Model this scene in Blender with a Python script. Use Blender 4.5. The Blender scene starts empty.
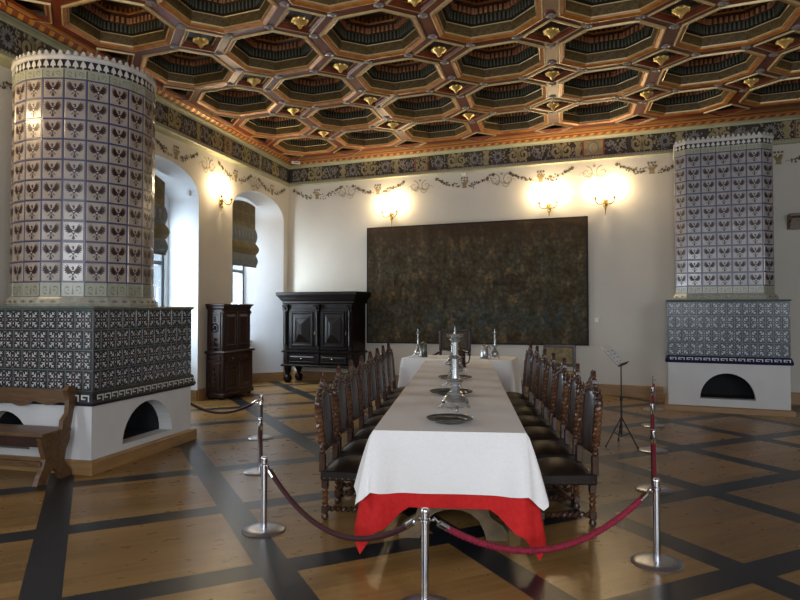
import bpy, math, random
from mathutils import Vector, Matrix
random.seed(7)
PI = math.pi
col = bpy.context.scene.collection
sin, cos, rad = math.sin, math.cos, math.radians

# ------------------------------------------------------------------ materials
def nt(name):
    m = bpy.data.materials.new(name); m.use_nodes = True
    t = m.node_tree; b = t.nodes['Principled BSDF']
    return m, t, b
def N(t, typ, **kw):
    n = t.nodes.new(typ)
    for k, v in kw.items(): setattr(n, k, v)
    return n
def lk(t, a, b): t.links.new(a, b)
def mth(t, op, a, b=None, c=None):
    n = N(t, 'ShaderNodeMath', operation=op)
    for i, v in enumerate((a, b, c)):
        if v is None: continue
        if isinstance(v, (int, float)): n.inputs[i].default_value = v
        else: lk(t, v, n.inputs[i])
    return n.outputs[0]
def mixc(t, f, a, b, blend='MIX'):
    n = N(t, 'ShaderNodeMix', data_type='RGBA', blend_type=blend)
    for i, v in ((0, f), (6, a), (7, b)):
        if isinstance(v, (int, float)): n.inputs[i].default_value = v
        elif isinstance(v, tuple): n.inputs[i].default_value = v if len(v) == 4 else v + (1,)
        else: lk(t, v, n.inputs[i])
    return n.outputs[2]
def mat(name, c, rough=.5, metal=0., var=.12, scale=8., bump=0., c2=None, spec=.5, coat=0., stretch=(1, 1, 1)):
    m, t, b = nt(name)
    tc = N(t, 'ShaderNodeTexCoord'); mp = N(t, 'ShaderNodeMapping'); mp.inputs['Scale'].default_value = stretch
    lk(t, tc.outputs['Object'], mp.inputs['Vector'])
    n = N(t, 'ShaderNodeTexNoise'); n.inputs['Scale'].default_value = scale; n.inputs['Detail'].default_value = 5
    lk(t, mp.outputs[0], n.inputs['Vector'])
    a = c2 if c2 else tuple(max(0, x * (1 - var)) for x in c)
    bb = c if c2 else tuple(min(1, x * (1 + var)) for x in c)
    f = mth(t, 'MULTIPLY_ADD', n.outputs[0], 2.2, -.6); f = mth(t, 'MINIMUM', mth(t, 'MAXIMUM', f, 0.), 1.)
    lk(t, mixc(t, f, a, bb), b.inputs['Base Color'])
    b.inputs['Roughness'].default_value = rough; b.inputs['Metallic'].default_value = metal
    b.inputs['Specular IOR Level'].default_value = spec
    b.inputs['Coat Weight'].default_value = coat
    if bump:
        bp = N(t, 'ShaderNodeBump'); bp.inputs['Strength'].default_value = bump; bp.inputs['Distance'].default_value = .01
        lk(t, n.outputs[0], bp.inputs['Height']); lk(t, bp.outputs[0], b.inputs['Normal'])
    return m
def emis(name, c, s):
    m, t, b = nt(name); b.inputs['Emission Color'].default_value = c + (1,); b.inputs['Emission Strength'].default_value = s
    b.inputs['Base Color'].default_value = c + (1,)
    return m

M = {}
M['plaster'] = mat('plaster', (.56, .525, .455), .85, var=.05, scale=1.2, bump=.05)
M['white_plaster'] = mat('white_plaster', (.60, .595, .58), .8, var=.05, scale=3, bump=.08)
M['reveal'] = mat('reveal_plaster', (.70, .73, .76), .85, var=.04, scale=2, bump=.05)
M['oak'] = mat('oak', (.36, .21, .085), .45, c2=(.24, .13, .05), scale=3, stretch=(1, 1, 8), bump=.05)
M['bench_wood'] = mat('bench_wood', (.15, .078, .032), .42, c2=(.07, .034, .014), scale=5, stretch=(1, 6, 6), bump=.15)
M['trestle_wood'] = mat('trestle_wood', (.21, .14, .065), .6, c2=(.10, .065, .03), scale=9, bump=.2)
M['dark_wood'] = mat('dark_wood', (.045, .018, .013), .32, c2=(.016, .007, .005), scale=6, stretch=(4, 4, 1), bump=.1)
M['black_wood'] = mat('black_wood', (.010, .006, .005), .38, c2=(.004, .0025, .002), scale=6, bump=.08, spec=.18)
M['chair_wood'] = mat('chair_wood', (.080, .034, .017), .27, c2=(.028, .012, .007), scale=14, bump=.25)
M['chair_leather'] = mat('chair_leather', (.030, .019, .022), .30, c2=(.016, .010, .012), scale=20, bump=.2)
M['seat_leather'] = mat('seat_leather', (.020, .011, .008), .5, c2=(.010, .006, .005), scale=12, bump=.3, spec=.28)
M['twist_wood_glint'] = mat('turned_wood_glint', (.15, .062, .026), .22, c2=(.055, .022, .010), scale=14, bump=.2)  # chair wood made lighter: glints on the twisted posts put into the colour
M['nail'] = mat('brass_nail', (.16, .085, .04), .3, .8, scale=30)
M['brass'] = mat('brass', (.55, .38, .14), .25, 1., scale=12)
M['gold'] = mat('gold', (1.0, .70, .24), .35, .75, c2=(.75, .46, .12), scale=30)
M['steel'] = mat('polished_steel', (.62, .63, .65), .14, 1., var=.03)
M['base_steel'] = mat('brushed_steel', (.42, .43, .47), .32, .9, var=.06, scale=30)
M['pewter'] = mat('pewter', (.58, .59, .58), .27, .8, c2=(.34, .35, .35), scale=20)
M['dark_pewter'] = mat('dark_pewter', (.24, .235, .215), .3, .85, c2=(.08, .08, .07), scale=14)
M['velvet'] = mat('red_velvet', (.30, .010, .040), .75, c2=(.17, .004, .02), scale=40, bump=.3)
M['dark_velvet'] = mat('dark_velvet', (.055, .004, .009), .7, c2=(.025, .002, .005), scale=40, bump=.3)
M['cloth'] = mat('white_cloth', (.86, .845, .82), .9, var=.03, scale=60, bump=.03, spec=.2)
M['red_cloth'] = mat('red_cloth', (.62, .024, .022), .85, c2=(.50, .016, .016), scale=30, spec=.2)
M['firebox_black'] = mat('firebox_black', (.010, .011, .013), .9)  # even near-black lining for the inside of the stove arches
M['black_metal'] = mat('black_metal', (.012, .012, .014), .4, .3)
M['paper'] = mat('paper', (.78, .79, .80), .8, var=.03)
M['ink'] = mat('ink', (.10, .10, .11), .7)
M['white_plastic'] = mat('white_plastic', (.75, .75, .73), .5, var=.03)
M['grey_frame'] = mat('grey_window_frame', (.075, .09, .10), .5)
M['pale_frame'] = mat('pale_window_frame', (.26, .31, .35), .5)
M['wax'] = mat('candle_wax', (.8, .72, .55), .5, var=.03)
M['bulb'] = emis('bulb', (1, .83, .55), 60)
# stove tiles
M['cream_tile'] = mat('cream_tile', (.40, .345, .285), .25, c2=(.30, .25, .205), scale=7, coat=.15)
M['cream_tile_b'] = mat('grey_tile', (.38, .36, .35), .25, c2=(.29, .265, .265), scale=7, coat=.15)
M['blue_grout'] = mat('blue_glaze', (.055, .055, .145), .3, c2=(.038, .038, .10), scale=10)
M['eagle'] = mat('eagle_glaze', (.075, .030, .026), .4, c2=(.035, .016, .018), scale=60)
M['pale_band'] = mat('pale_band_glaze', (.44, .42, .36), .3, c2=(.30, .29, .24), scale=20)
M['green_band'] = mat('green_band_glaze', (.37, .36, .28), .3, c2=(.30, .31, .23), scale=20)
M['olive_motif'] = mat('olive_motif', (.17, .17, .10), .35)
M['crown_white'] = mat('crown_white', (.60, .57, .52), .3, var=.08)
M['band_black'] = mat('band_black', (.02, .02, .026), .5, spec=.25)
M['crown_black'] = mat('crown_black', (.018, .014, .02), .35)
M['green_joint'] = mat('green_glaze', (.11, .145, .12), .3, c2=(.075, .10, .09), scale=14, coat=.1)
M['night_tile'] = mat('night_tile', (.018, .018, .030), .25, c2=(.040, .026, .026), scale=3, coat=.1)
M['night_tile_b'] = mat('slate_blue_tile_sheen', (.026, .032, .062), .25, c2=(.065, .085, .11), scale=2.2, coat=.0, spec=.3)  # blue-grey tile; its paler mottling puts reflections into the colour
M['pale_motif'] = mat('pale_motif', (.60, .61, .57), .3, c2=(.46, .49, .48), scale=20, spec=.3)
M['rose_motif'] = mat('rose_motif', (.30, .20, .20), .3)
M['navy'] = mat('navy_glaze', (.014, .016, .06), .2, coat=.4)
# ceiling
M['beam'] = mat('red_brown_beam', (.20, .036, .012), .42, c2=(.10, .022, .009), scale=4, bump=.05, spec=.35)
M['orange_gilt'] = mat('orange_gilt', (.50, .185, .026), .4, .2, c2=(.30, .095, .016), scale=9)
M['pale_gilt'] = mat('pale_gilt', (.50, .37, .17), .4, .3, var=.12, scale=14)
M['olive_wall'] = mat('olive_coffer', (.15, .088, .022), .6, c2=(.045, .028, .010), scale=34, bump=.3, spec=.3)
M['coffer_dark'] = mat('coffer_dark', (.020, .014, .008), .6, spec=.3)
M['baluster'] = mat('coffer_baluster', (.115, .12, .08), .45, var=.2)
M['scallop'] = mat('coffer_scallop', (.50, .12, .05), .45, c2=(.60, .36, .20), scale=30)
M['coffer_brown'] = mat('coffer_brown', (.085, .042, .016), .5, c2=(.04, .02, .01), scale=20)
M['disc'] = mat('silvered_disc', (.30, .26, .25), .35, .3, var=.2, scale=30)
M['frieze_ground'] = mat('frieze_ground', (.035, .028, .022), .8, c2=(.07, .062, .055), scale=7, spec=.2)
M['frieze_khaki'] = mat('frieze_khaki', (.34, .28, .14), .8, c2=(.22, .19, .09), scale=12)
M['frieze_blue'] = mat('frieze_blue', (.24, .235, .22), .8, c2=(.13, .13, .14), scale=14)
M['green_cream'] = mat('green_cream_moulding', (.40, .39, .24), .55, c2=(.31, .31, .19), scale=5)
M['grey_stone'] = mat('grey_painted_stone', (.27, .26, .22), .6)
M['rope_gilt'] = mat('rope_gilt', (.66, .32, .06), .35, .4, var=.15)
M['rope_red'] = mat('rope_red', (.25, .055, .02), .45)
M['leafpaint'] = mat('garland_paint', (.11, .085, .045), .9, c2=(.18, .145, .085), scale=18)
M['scrollpaint'] = mat('scroll_paint', (.27, .22, .13), .9, var=.1)
M['goldpaint'] = mat('basket_paint', (.27, .20, .09), .9, var=.2)
M['blind_khaki'] = mat('blind_khaki', (.155, .115, .052), .9, c2=(.105, .08, .036), scale=9)
M['blind_olive'] = mat('blind_olive_print', (.075, .065, .035), .85)
M['blind_blue'] = mat('blind_blue_strip', (.165, .18, .175), .9, c2=(.10, .115, .115), scale=22)
M['blind_gold'] = mat('blind_gold_strip', (.13, .10, .045), .9)
M['uph_gold'] = mat('gold_upholstery', (.36, .27, .12), .7, c2=(.12, .085, .045), scale=16)
M['uph_dark'] = mat('tapestry_upholstery', (.10, .075, .04), .8, c2=(.04, .035, .025), scale=22)
M['jug'] = mat('dark_jug', (.045, .018, .018), .25)

def glass_mat():
    m, t, b = nt('window_glass')
    tr = N(t, 'ShaderNodeBsdfTransparent'); gl = N(t, 'ShaderNodeBsdfGlossy'); gl.inputs['Roughness'].default_value = .05
    mx = N(t, 'ShaderNodeMixShader'); mx.inputs[0].default_value = .07
    lk(t, tr.outputs[0], mx.inputs[1]); lk(t, gl.outputs[0], mx.inputs[2]); lk(t, mx.outputs[0], t.nodes['Material Output'].inputs[0])
    return m
M['glass'] = glass_mat()

def floor_mat():
    m, t, b = nt('parquet_floor')
    tc = N(t, 'ShaderNodeTexCoord'); sp = N(t, 'ShaderNodeSeparateXYZ'); lk(t, tc.outputs['Object'], sp.inputs[0])
    X, Y = sp.outputs[0], sp.outputs[1]
    a = rad(-25.7)
    A = mth(t, 'ADD', mth(t, 'MULTIPLY', X, sin(a)), mth(t, 'MULTIPLY', Y, cos(a)))
    Bc = mth(t, 'ADD', mth(t, 'MULTIPLY', X, cos(a)), mth(t, 'MULTIPLY', Y, -sin(a)))
    PA, PB, W = 1.32, 1.28, .108
    def band(c, off, P):
        f = mth(t, 'DIVIDE', mth(t, 'SUBTRACT', c, off), P)
        fl = mth(t, 'FLOOR', mth(t, 'ADD', f, .5))
        d = mth(t, 'ABSOLUTE', mth(t, 'MULTIPLY', mth(t, 'SUBTRACT', f, fl), P))
        return mth(t, 'LESS_THAN', d, W), mth(t, 'FLOOR', f), d
    mA, iA, dA = band(A, 3.94, PA); mB, iB, dB = band(Bc, -.24, PB)
    mask = mth(t, 'MAXIMUM', mA, mB)
    # planks: strips .11 m wide, direction by cell
    cid = N(t, 'ShaderNodeCombineXYZ'); lk(t, iA, cid.inputs[0]); lk(t, iB, cid.inputs[1])
    wn = N(t, 'ShaderNodeTexWhiteNoise', noise_dimensions='3D'); lk(t, cid.outputs[0], wn.inputs['Vector'])
    pc = mth(t, 'FLOOR', mth(t, 'DIVIDE', A, .22))
    cid2 = N(t, 'ShaderNodeCombineXYZ'); lk(t, pc, cid2.inputs[0]); lk(t, iB, cid2.inputs[1]); cid2.inputs[2].default_value = 3.3
    wn2 = N(t, 'ShaderNodeTexWhiteNoise', noise_dimensions='3D'); lk(t, cid2.outputs[0], wn2.inputs['Vector'])
    gv = N(t, 'ShaderNodeCombineXYZ'); lk(t, mth(t, 'MULTIPLY', A, 26.), gv.inputs[0]); lk(t, mth(t, 'MULTIPLY', Bc, 1.6), gv.inputs[1])
    lk(t, mth(t, 'MULTIPLY', wn2.outputs[0], 9.), gv.inputs[2])
    gn = N(t, 'ShaderNodeTexNoise'); gn.inputs['Scale'].default_value = 1.; gn.inputs['Detail'].default_value = 6; lk(t, gv.outputs[0], gn.inputs['Vector'])
    g = mth(t, 'ADD', mth(t, 'MULTIPLY', gn.outputs[0], .75), mth(t, 'ADD', mth(t, 'MULTIPLY', wn2.outputs[0], .3), mth(t, 'MULTIPLY', wn.outputs[0], .22)))
    cr = N(t, 'ShaderNodeValToRGB'); lk(t, g, cr.inputs[0])
    e = cr.color_ramp.elements; e[0].position = .2; e[0].color = (.11, .058, .016, 1); e[1].position = .95; e[1].color = (.33, .19, .062, 1)
    lay = N(t, 'ShaderNodeTexNoise'); lay.inputs['Scale'].default_value = .8; lk(t, tc.outputs['Object'], lay.inputs['Vector'])
    dk = N(t, 'ShaderNodeTexNoise'); dk.inputs['Scale'].default_value = 7.; dk.inputs['Detail'].default_value = 6; lk(t, tc.outputs['Object'], dk.inputs['Vector'])
    dark = mixc(t, dk.outputs[0], (.009, .010, .013), (.024, .026, .031))
    lk(t, mixc(t, mask, cr.outputs[0], dark), b.inputs['Base Color'])
    r = mth(t, 'ADD', mth(t, 'MULTIPLY', dk.outputs[0], .12), mth(t, 'MULTIPLY_ADD', mask, .04, .23))
    lk(t, r, b.inputs['Roughness'])
    b.inputs['Specular IOR Level'].default_value = .36
    bp = N(t, 'ShaderNodeBump'); bp.inputs['Strength'].default_value = .25; bp.inputs['Distance'].default_value = .004
    lk(t, lay.outputs[0], bp.inputs['Height']); lk(t, bp.outputs[0], b.inputs['Normal'])
    return m
M['floor'] = floor_mat()

def tapestry_mat():
    m, t, b = nt('woven_tapestry')
    tc = N(t, 'ShaderNodeTexCoord'); sp = N(t, 'ShaderNodeSeparateXYZ'); lk(t, tc.outputs['Object'], sp.inputs[0])
    z = sp.outputs[2]
    mpt = N(t, 'ShaderNodeMapping'); mpt.inputs['Scale'].default_value = (1.7, 1, 1); lk(t, tc.outputs['Object'], mpt.inputs['Vector'])
    n1 = N(t, 'ShaderNodeTexNoise'); n1.inputs['Scale'].default_value = 2.6; n1.inputs['Detail'].default_value = 9; n1.inputs['Roughness'].default_value = .72; lk(t, mpt.outputs[0], n1.inputs['Vector'])
    n2 = N(t, 'ShaderNodeTexNoise'); n2.inputs['Scale'].default_value = 11.; n2.inputs['Detail'].default_value = 7; lk(t, tc.outputs['Object'], n2.inputs['Vector'])
    n3 = N(t, 'ShaderNodeTexVoronoi'); n3.inputs['Scale'].default_value = 13.; lk(t, tc.outputs['Object'], n3.inputs['Vector'])
    cr = N(t, 'ShaderNodeValToRGB'); lk(t, n1.outputs[0], cr.inputs[0])
    e = cr.color_ramp.elements
    e[0].position = .30; e[0].color = (.030, .024, .014, 1); e[1].position = .72; e[1].color = (.24, .165, .08, 1)
    q = e.new(.45); q.color = (.080, .058, .030, 1); q = e.new(.53); q.color = (.075, .072, .052, 1); q = e.new(.60); q.color = (.17, .115, .055, 1)
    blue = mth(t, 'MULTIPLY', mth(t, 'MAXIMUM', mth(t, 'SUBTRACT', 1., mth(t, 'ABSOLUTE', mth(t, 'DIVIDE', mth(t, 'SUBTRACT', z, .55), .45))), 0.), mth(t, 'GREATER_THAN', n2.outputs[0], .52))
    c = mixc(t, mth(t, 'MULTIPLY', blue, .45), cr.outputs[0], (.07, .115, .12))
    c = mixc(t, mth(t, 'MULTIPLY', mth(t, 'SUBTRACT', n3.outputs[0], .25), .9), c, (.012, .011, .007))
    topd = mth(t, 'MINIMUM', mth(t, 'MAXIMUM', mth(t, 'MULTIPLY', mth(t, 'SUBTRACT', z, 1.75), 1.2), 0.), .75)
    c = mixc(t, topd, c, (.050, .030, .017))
    lk(t, c, b.inputs['Base Color']); b.inputs['Roughness'].default_value = .95; b.inputs['Specular IOR Level'].default_value = .15
    bp = N(t, 'ShaderNodeBump'); bp.inputs['Strength'].default_value = .3; bp.inputs['Distance'].default_value = .01
    lk(t, n2.outputs[0], bp.inputs['Height']); lk(t, bp.outputs[0], b.inputs['Normal'])
    return m
M['tapestry'] = tapestry_mat()
M['tap_border'] = mat('tapestry_border', (.012, .012, .016), .9)
M['tap_ochre'] = mat('tapestry_ochre', (.085, .062, .030), .95, c2=(.045, .033, .017), scale=14)
M['tap_teal'] = mat('tapestry_teal', (.040, .062, .062), .95, c2=(.026, .036, .034), scale=14)
M['tap_brown'] = mat('tapestry_brown', (.060, .038, .020), .95, c2=(.03, .02, .012), scale=14)

# ------------------------------------------------------------------ mesh builder
class MB:
    def __init__(s): s.v = []; s.f = []; s.m = []; s.sm = []; s.mats = []; s.T = Matrix.Identity(4)
    def mi(s, m):
        m = M[m] if isinstance(m, str) else m
        if m not in s.mats: s.mats.append(m)
        return s.mats.index(m)
    def add(s, vs, fs, m, smooth=False):
        o = len(s.v); i = s.mi(m); T = s.T
        s.v += [tuple(T @ Vector(p)) for p in vs]
        for f in fs: s.f.append(tuple(o + k for k in f)); s.m.append(i); s.sm.append(smooth)
    def box(s, x0, x1, y0, y1, z0, z1, m):
        s.add([(x0, y0, z0), (x1, y0, z0), (x1, y1, z0), (x0, y1, z0), (x0, y0, z1), (x1, y0, z1), (x1, y1, z1), (x0, y1, z1)],
              [(0, 3, 2, 1), (4, 5, 6, 7), (0, 1, 5, 4), (1, 2, 6, 5), (2, 3, 7, 6), (3, 0, 4, 7)], m)
    def bbox(s, x0, x1, y0, y1, z0, z1, m, b=.006):     # bevelled box
        vs = []; 
        def ring(z, i): return [(x0 + i, y0, z), (x1 - i, y0, z), (x1, y0 + i, z), (x1, y1 - i, z), (x1 - i, y1, z), (x0 + i, y1, z), (x0, y1 - i, z), (x0, y0 + i, z)]
        def inr(z): return [(x0 + b, y0 + b, z), (x1 - b, y0 + b, z), (x1 - b, y0 + b, z), (x1 - b, y1 - b, z), (x1 - b, y1 - b, z), (x0 + b, y1 - b, z), (x0 + b, y1 - b, z), (x0 + b, y0 + b, z)]
        s.loft([inr(z0), ring(z0 + b, b), ring(z1 - b, b), inr(z1)], m, caps=True)
    def quad(s, a, b, c, d, m): s.add([a, b, c, d], [(0, 1, 2, 3)], m)
    def poly(s, pts, m): s.add(pts, [tuple(range(len(pts)))], m)
    def loft(s, rings, m, caps=False, smooth=False, closed=True):
        n = len(rings[0]); vs = [p for r in rings for p in r]; fs = []
        for k in range(len(rings) - 1):
            for j in range(n if closed else n - 1):
                a = k * n + j; b = k * n + (j + 1) % n
                fs.append((a, b, b + n, a + n))
        if caps: fs.append(tuple(reversed(range(n)))); fs.append(tuple(range((len(rings) - 1) * n, len(rings) * n)))
        s.add(vs, fs, m, smooth)
    def lathe(s, prof, m, seg=16, c=(0, 0, 0), caps=True, smooth=True):
        rings = [[(c[0] + r * cos(2 * PI * j / seg), c[1] + r * sin(2 * PI * j / seg), c[2] + z) for j in range(seg)] for r, z in prof]
        s.loft(rings, m, caps, smooth)
    def tube(s, pts, r, m, seg=8, caps=True, twist=0, lobes=0, smooth=True):
        pts = [Vector(p) for p in pts]; rings = []
        up = None
        for i, p in enumerate(pts):
            d = (pts[min(i + 1, len(pts) - 1)] - pts[max(i - 1, 0)]).normalized()
            if up is None: up = Vector((0, 0, 1)) if abs(d.z) < .9 else Vector((0, 1, 0))
            x = d.cross(up).normalized(); up = x.cross(d).normalized()
            rr = r[i] if isinstance(r, (list, tuple)) else r
            ph = twist * i
            rings.append([tuple(p + (x * cos(2 * PI * j / seg) + up * sin(2 * PI * j / seg)) * rr * (1 + lobes * cos(2 * (2 * PI * j / seg) + ph))) for j in range(seg)])
        s.loft(rings, m, caps, smooth)
    def prism(s, pts, y0, y1, m, axis='y'):     # outline in (x,z) extruded along y ; or in (y,z) along x
        n = len(pts)
        if axis == 'y': vs = [(p[0], y0, p[1]) for p in pts] + [(p[0], y1, p[1]) for p in pts]
        elif axis == 'x': vs = [(y0, p[0], p[1]) for p in pts] + [(y1, p[0], p[1]) for p in pts]
        else: vs = [(p[0], p[1], y0) for p in pts] + [(p[0], p[1], y1) for p in pts]
        s.add(vs, [tuple(range(n)), tuple(reversed(range(n, 2 * n)))] + [(i, i + n, (i + 1) % n + n, (i + 1) % n) for i in range(n)], m)
    def ball(s, c, r, m, seg=10, rings=6, sz=1.):
        s.lathe([(max(.0005, r * sin(PI * k / rings)), -r * sz * cos(PI * k / rings)) for k in range(rings + 1)], m, seg, c)
    def build(s, name, parent=None, kind=None, label=None, ang=35):
        me = bpy.data.meshes.new(name); me.from_pydata(s.v, [], s.f)
        for mm in s.mats: me.materials.append(mm)
        me.polygons.foreach_set('material_index', s.m); me.polygons.foreach_set('use_smooth', s.sm)
        me.update()
        if any(s.sm): me.set_sharp_from_angle(angle=rad(ang))
        o = bpy.data.objects.new(name, me); col.objects.link(o)
        if parent: o.parent = parent
        if kind: o['kind'] = kind
        if label: o['label'] = label
        return o
def fix_normals(o):
    import bmesh
    b = bmesh.new(); b.from_mesh(o.data); bmesh.ops.recalc_face_normals(b, faces=b.faces); b.to_mesh(o.data); b.free()
def tag(o, label, cat, group=None, kind=None):
    o['label'] = label; o['category'] = cat
    if group: o['group'] = group
    if kind: o['kind'] = kind
    return o
def thing(name, label, cat, loc=(0, 0, 0), rz=0., group=None):
    o = bpy.data.objects.new(name, None); col.objects.link(o); o.empty_display_size = .1
    o.location = loc; o.rotation_euler = (0, 0, rz)
    return tag(o, label, cat, group)
def dup(root, loc=None, rz=None, label=None):
    r = root.copy(); col.objects.link(r)
    if loc is not None: r.location = loc
    if rz is not None: r.rotation_euler = (0, 0, rz)
    if label: r['label'] = label
    for ch in list(root.children):
        c = ch.copy(); col.objects.link(c); c.parent = r
        for g in list(ch.children):
            d = g.copy(); col.objects.link(d); d.parent = c
    return r

# ------------------------------------------------------------------ plan of the room
H_CAM = 1.6
CB = Vector((-2.55, 14.597, 0))                      # corner of back wall and left wall
TH = rad(22.7); UB = Vector((cos(TH), -sin(TH), 0)); NB = Vector((-sin(TH), -cos(TH), 0))
AW = rad(15.5); VLw = Vector((sin(AW), cos(AW), 0)); NLw = Vector((cos(AW), -sin(AW), 0))
AC = rad(13.9); VLc = Vector((sin(AC), cos(AC), 0)); NLc = Vector((cos(AC), -sin(AC), 0))
RB = -TH                      # rotation of back-wall frame: local x = UB, local -y = into the room
RL = PI / 2 - AW              # left-wall frame: local x = VLw, local -y = NLw
def wb(u, n, z=0): return CB + UB * u + NB * n + Vector((0, 0, z))
def wl(v, n, z=0): return CB - VLw * v + NLw * n + Vector((0, 0, z))
UMAX, VMAX, ZW = 11.6, 17.5, 5.4

# ---------------------------------------------------------------- floor
mb = MB(); mb.box(-9, 13, -4.5, 17, -.1, 0, 'floor'); fl = mb.build('floor', kind='structure')

# ---------------------------------------------------------------- back wall
def frame(name, loc, rz, kind=None):
    o = bpy.data.objects.new(name, None); col.objects.link(o); o.location = loc; o.rotation_euler = (0, 0, rz)
    if kind: o['kind'] = kind
    return o
mb = MB(); mb.box(-1.2, UMAX + .3, 0, .3, 0, ZW, 'plaster')
wback = mb.build('wall_back', kind='structure'); wback.location = CB; wback.rotation_euler = (0, 0, RB)
# right wall
mb = MB(); mb.box(0, 18, -.3, 0, 0, ZW, 'plaster')
wr = mb.build('wall_right', kind='structure'); wr.location = wb(UMAX, 0); wr.rotation_euler = (0, 0, -PI / 2 - rad(14))

# left wall with two deep arched niches
NICHES = [(.25, 2.47, 1.75, .93), (3.60, 5.82, 1.62, .93)]    # v0, v1
WIN = [(.90, 1.90), (3.70, 5.35)]                            # window opening v range at the niche back
SP, RISE, ND = 3.55, .47, .6
def archz(v, v0, v1):
    c, h = (v0 + v1) / 2, (v1 - v0) / 2
    q = max(0., 1 - ((v - c) / h) ** 2)
    return SP + RISE * math.sqrt(q)
mb = MB()
def wpt(v, y, z): return (-v, y, z)
def wq(v0, v1, z0, z1, y=0, m='plaster'): mb.quad(wpt(v0, y, z0), wpt(v1, y, z0), wpt(v1, y, z1), wpt(v0, y, z1), m)
edges = [0] + [e for n in NICHES for e in n[:2]] + [VMAX]
for i in range(0, len(edges), 2): wq(edges[i] - (.05 if i == 0 else 0), edges[i + 1], 0, ZW)
for (v0, v1, _, _), (w0, w1) in zip(NICHES, WIN):
    K = 28; vs = [(v0 + v1) / 2 - (v1 - v0) / 2 * cos(PI * k / K) for k in range(K + 1)]
    z = [archz(v, v0, v1) for v in vs]
    b0, b1 = (w0 - .03, w1 + .12) if v0 < 1 else (w0 - .1, w1 + .12)
    bv = [b0 + (b1 - b0) * (v - v0) / (v1 - v0) for v in vs]
    bz = [SP - .1 + (zz - SP) * .8 for zz in z]
    for k in range(K):
        mb.quad(wpt(vs[k], 0, z[k]), wpt(vs[k + 1], 0, z[k + 1]), wpt(vs[k + 1], 0, ZW), wpt(vs[k], 0, ZW), 'plaster')
    front = [(v0, 0)] + list(zip(vs, z)) + [(v1, 0)]; back = [(b0, 0)] + list(zip(bv, bz)) + [(b1, 0)]
    n = len(front)
    mb.add([wpt(a, 0, b) for a, b in front] + [wpt(a, ND, b) for a, b in back],
           [(j, j + 1, j + 1 + n, j + n) for j in range(n - 1)], 'reveal', True)
    # niche back plane with the window opening
    wz0, wz1 = .92, 3.2
    mb.quad(wpt(b0, ND, 0), wpt(b1, ND, 0), wpt(b1, ND, wz0), wpt(b0, ND, wz0), 'reveal')
    mb.quad(wpt(b0, ND, wz0), wpt(w0, ND, wz0), wpt(w0, ND, wz1), wpt(b0, ND, wz1), 'reveal')
    mb.quad(wpt(w1, ND, wz0), wpt(b1, ND, wz0), wpt(b1, ND, wz1), wpt(w1, ND, wz1), 'reveal')
    mb.poly([wpt(b0, ND, wz1)] + [wpt(a, ND, b) for a, b in zip(bv, bz)] + [wpt(b1, ND, wz1)], 'reveal')
    # outer reveal of the opening
    for a0, a1 in (((w0, wz0), (w0, wz1)), ((w0, wz1), (w1, wz1)), ((w1, wz1), (w1, wz0)), ((w1, wz0), (w0, wz0))):
        mb.quad(wpt(a0[0], ND, a0[1]), wpt(a1[0], ND, a1[1]), wpt(a1[0], ND + .35, a1[1]), wpt(a0[0], ND + .35, a0[1]), 'reveal')
wleft = mb.build('wall_left', kind='structure'); wleft.location = CB; wleft.rotation_euler = (0, 0, RL)
# windows
for i, (w0, w1) in enumerate(WIN):
    wf = frame('window_%d' % (i + 1), CB, RL, 'structure')
    f = MB(); y0, y1 = ND + .02, ND + .09; fm = 'grey_frame'
    zs = (.92, 3.2)
    t = .07
    f.box(-w1, -w1 + t, y0, y1, *zs, fm); f.box(-w0 - t, -w0, y0, y1, *zs, fm)
    for zz in (zs[0], 2.36, zs[1] - t): f.box(-w1 + t, -w0 - t, y0, y1, zz, zz + t, fm)
    mid = -(w0 + w1) / 2
    f.box(mid - .035, mid + .035, y0 + .005, y1 - .005, zs[0] + t, zs[1] - t, fm)
    f.box(mid - .02, mid + .02, y0 - .02, y0, 1.6, 1.72, 'brass')
    f.build('window_frame', wf)
    g = MB(); g.box(-w1 + t, -w0 - t, y0 + .03, y0 + .035, zs[0] + t, zs[1] - t, 'glass'); g.build('window_pane', wf)
    sl = MB(); sl.bbox(-w1 - .08, -w0 + .08, ND - .14, ND + .02, .88, .92, 'reveal'); sl.build('window_sill', wf)

# baseboards
def board(name, fr, spans, rz):
    m_ = MB()
    for a, b in spans:
        m_.box(a, b, -.03, 0, 0, .17, 'oak'); m_.prism([(-.03, .17), (-.022, .195), (-.01, .2), (0, .2), (0, .17)], a, b, 'oak', 'x')
    o = m_.build(name, kind='structure'); o.location = CB; o.rotation_euler = (0, 0, rz); return o
board('baseboard_back', None, [(0.03, 7.9), (9.75, UMAX)], RB)
board('baseboard_left', None, [(-.25, 0), (-3.6, -2.47), (-6.35, -5.82), (-VMAX, -8.3)], RL)
mb = MB()
for (v0, v1, _, _), (w0, w1) in zip(NICHES, WIN):
    b0, b1 = (w0 - .03, w1 + .12) if v0 < 1 else (w0 - .1, w1 + .12)
    for p, q in (((v0, 0), (b0, ND)), ((b1, ND), (v1, 0)), ((b0, ND), (b1, ND))):
        d = Vector((-q[0] + p[0], q[1] - p[1])).normalized(); nn = Vector((d.y, -d.x)) * .03
        if p[0] == b1: pass
        a, b = Vector((-p[0], p[1])), Vector((-q[0], q[1]))
        c = Vector((-(v0 + v1) / 2, 0)); 
        if (c - a).dot(nn) < 0: nn = -nn
        r = [(a.x, a.y), (b.x, b.y), (b.x + nn.x, b.y + nn.y), (a.x + nn.x, a.y + nn.y)]
        mb.prism(r, 0, .19, 'oak', 'z')
o = mb.build('baseboard_niches', kind='structure'); o.location = CB; o.rotation_euler = (0, 0, RL)

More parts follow.
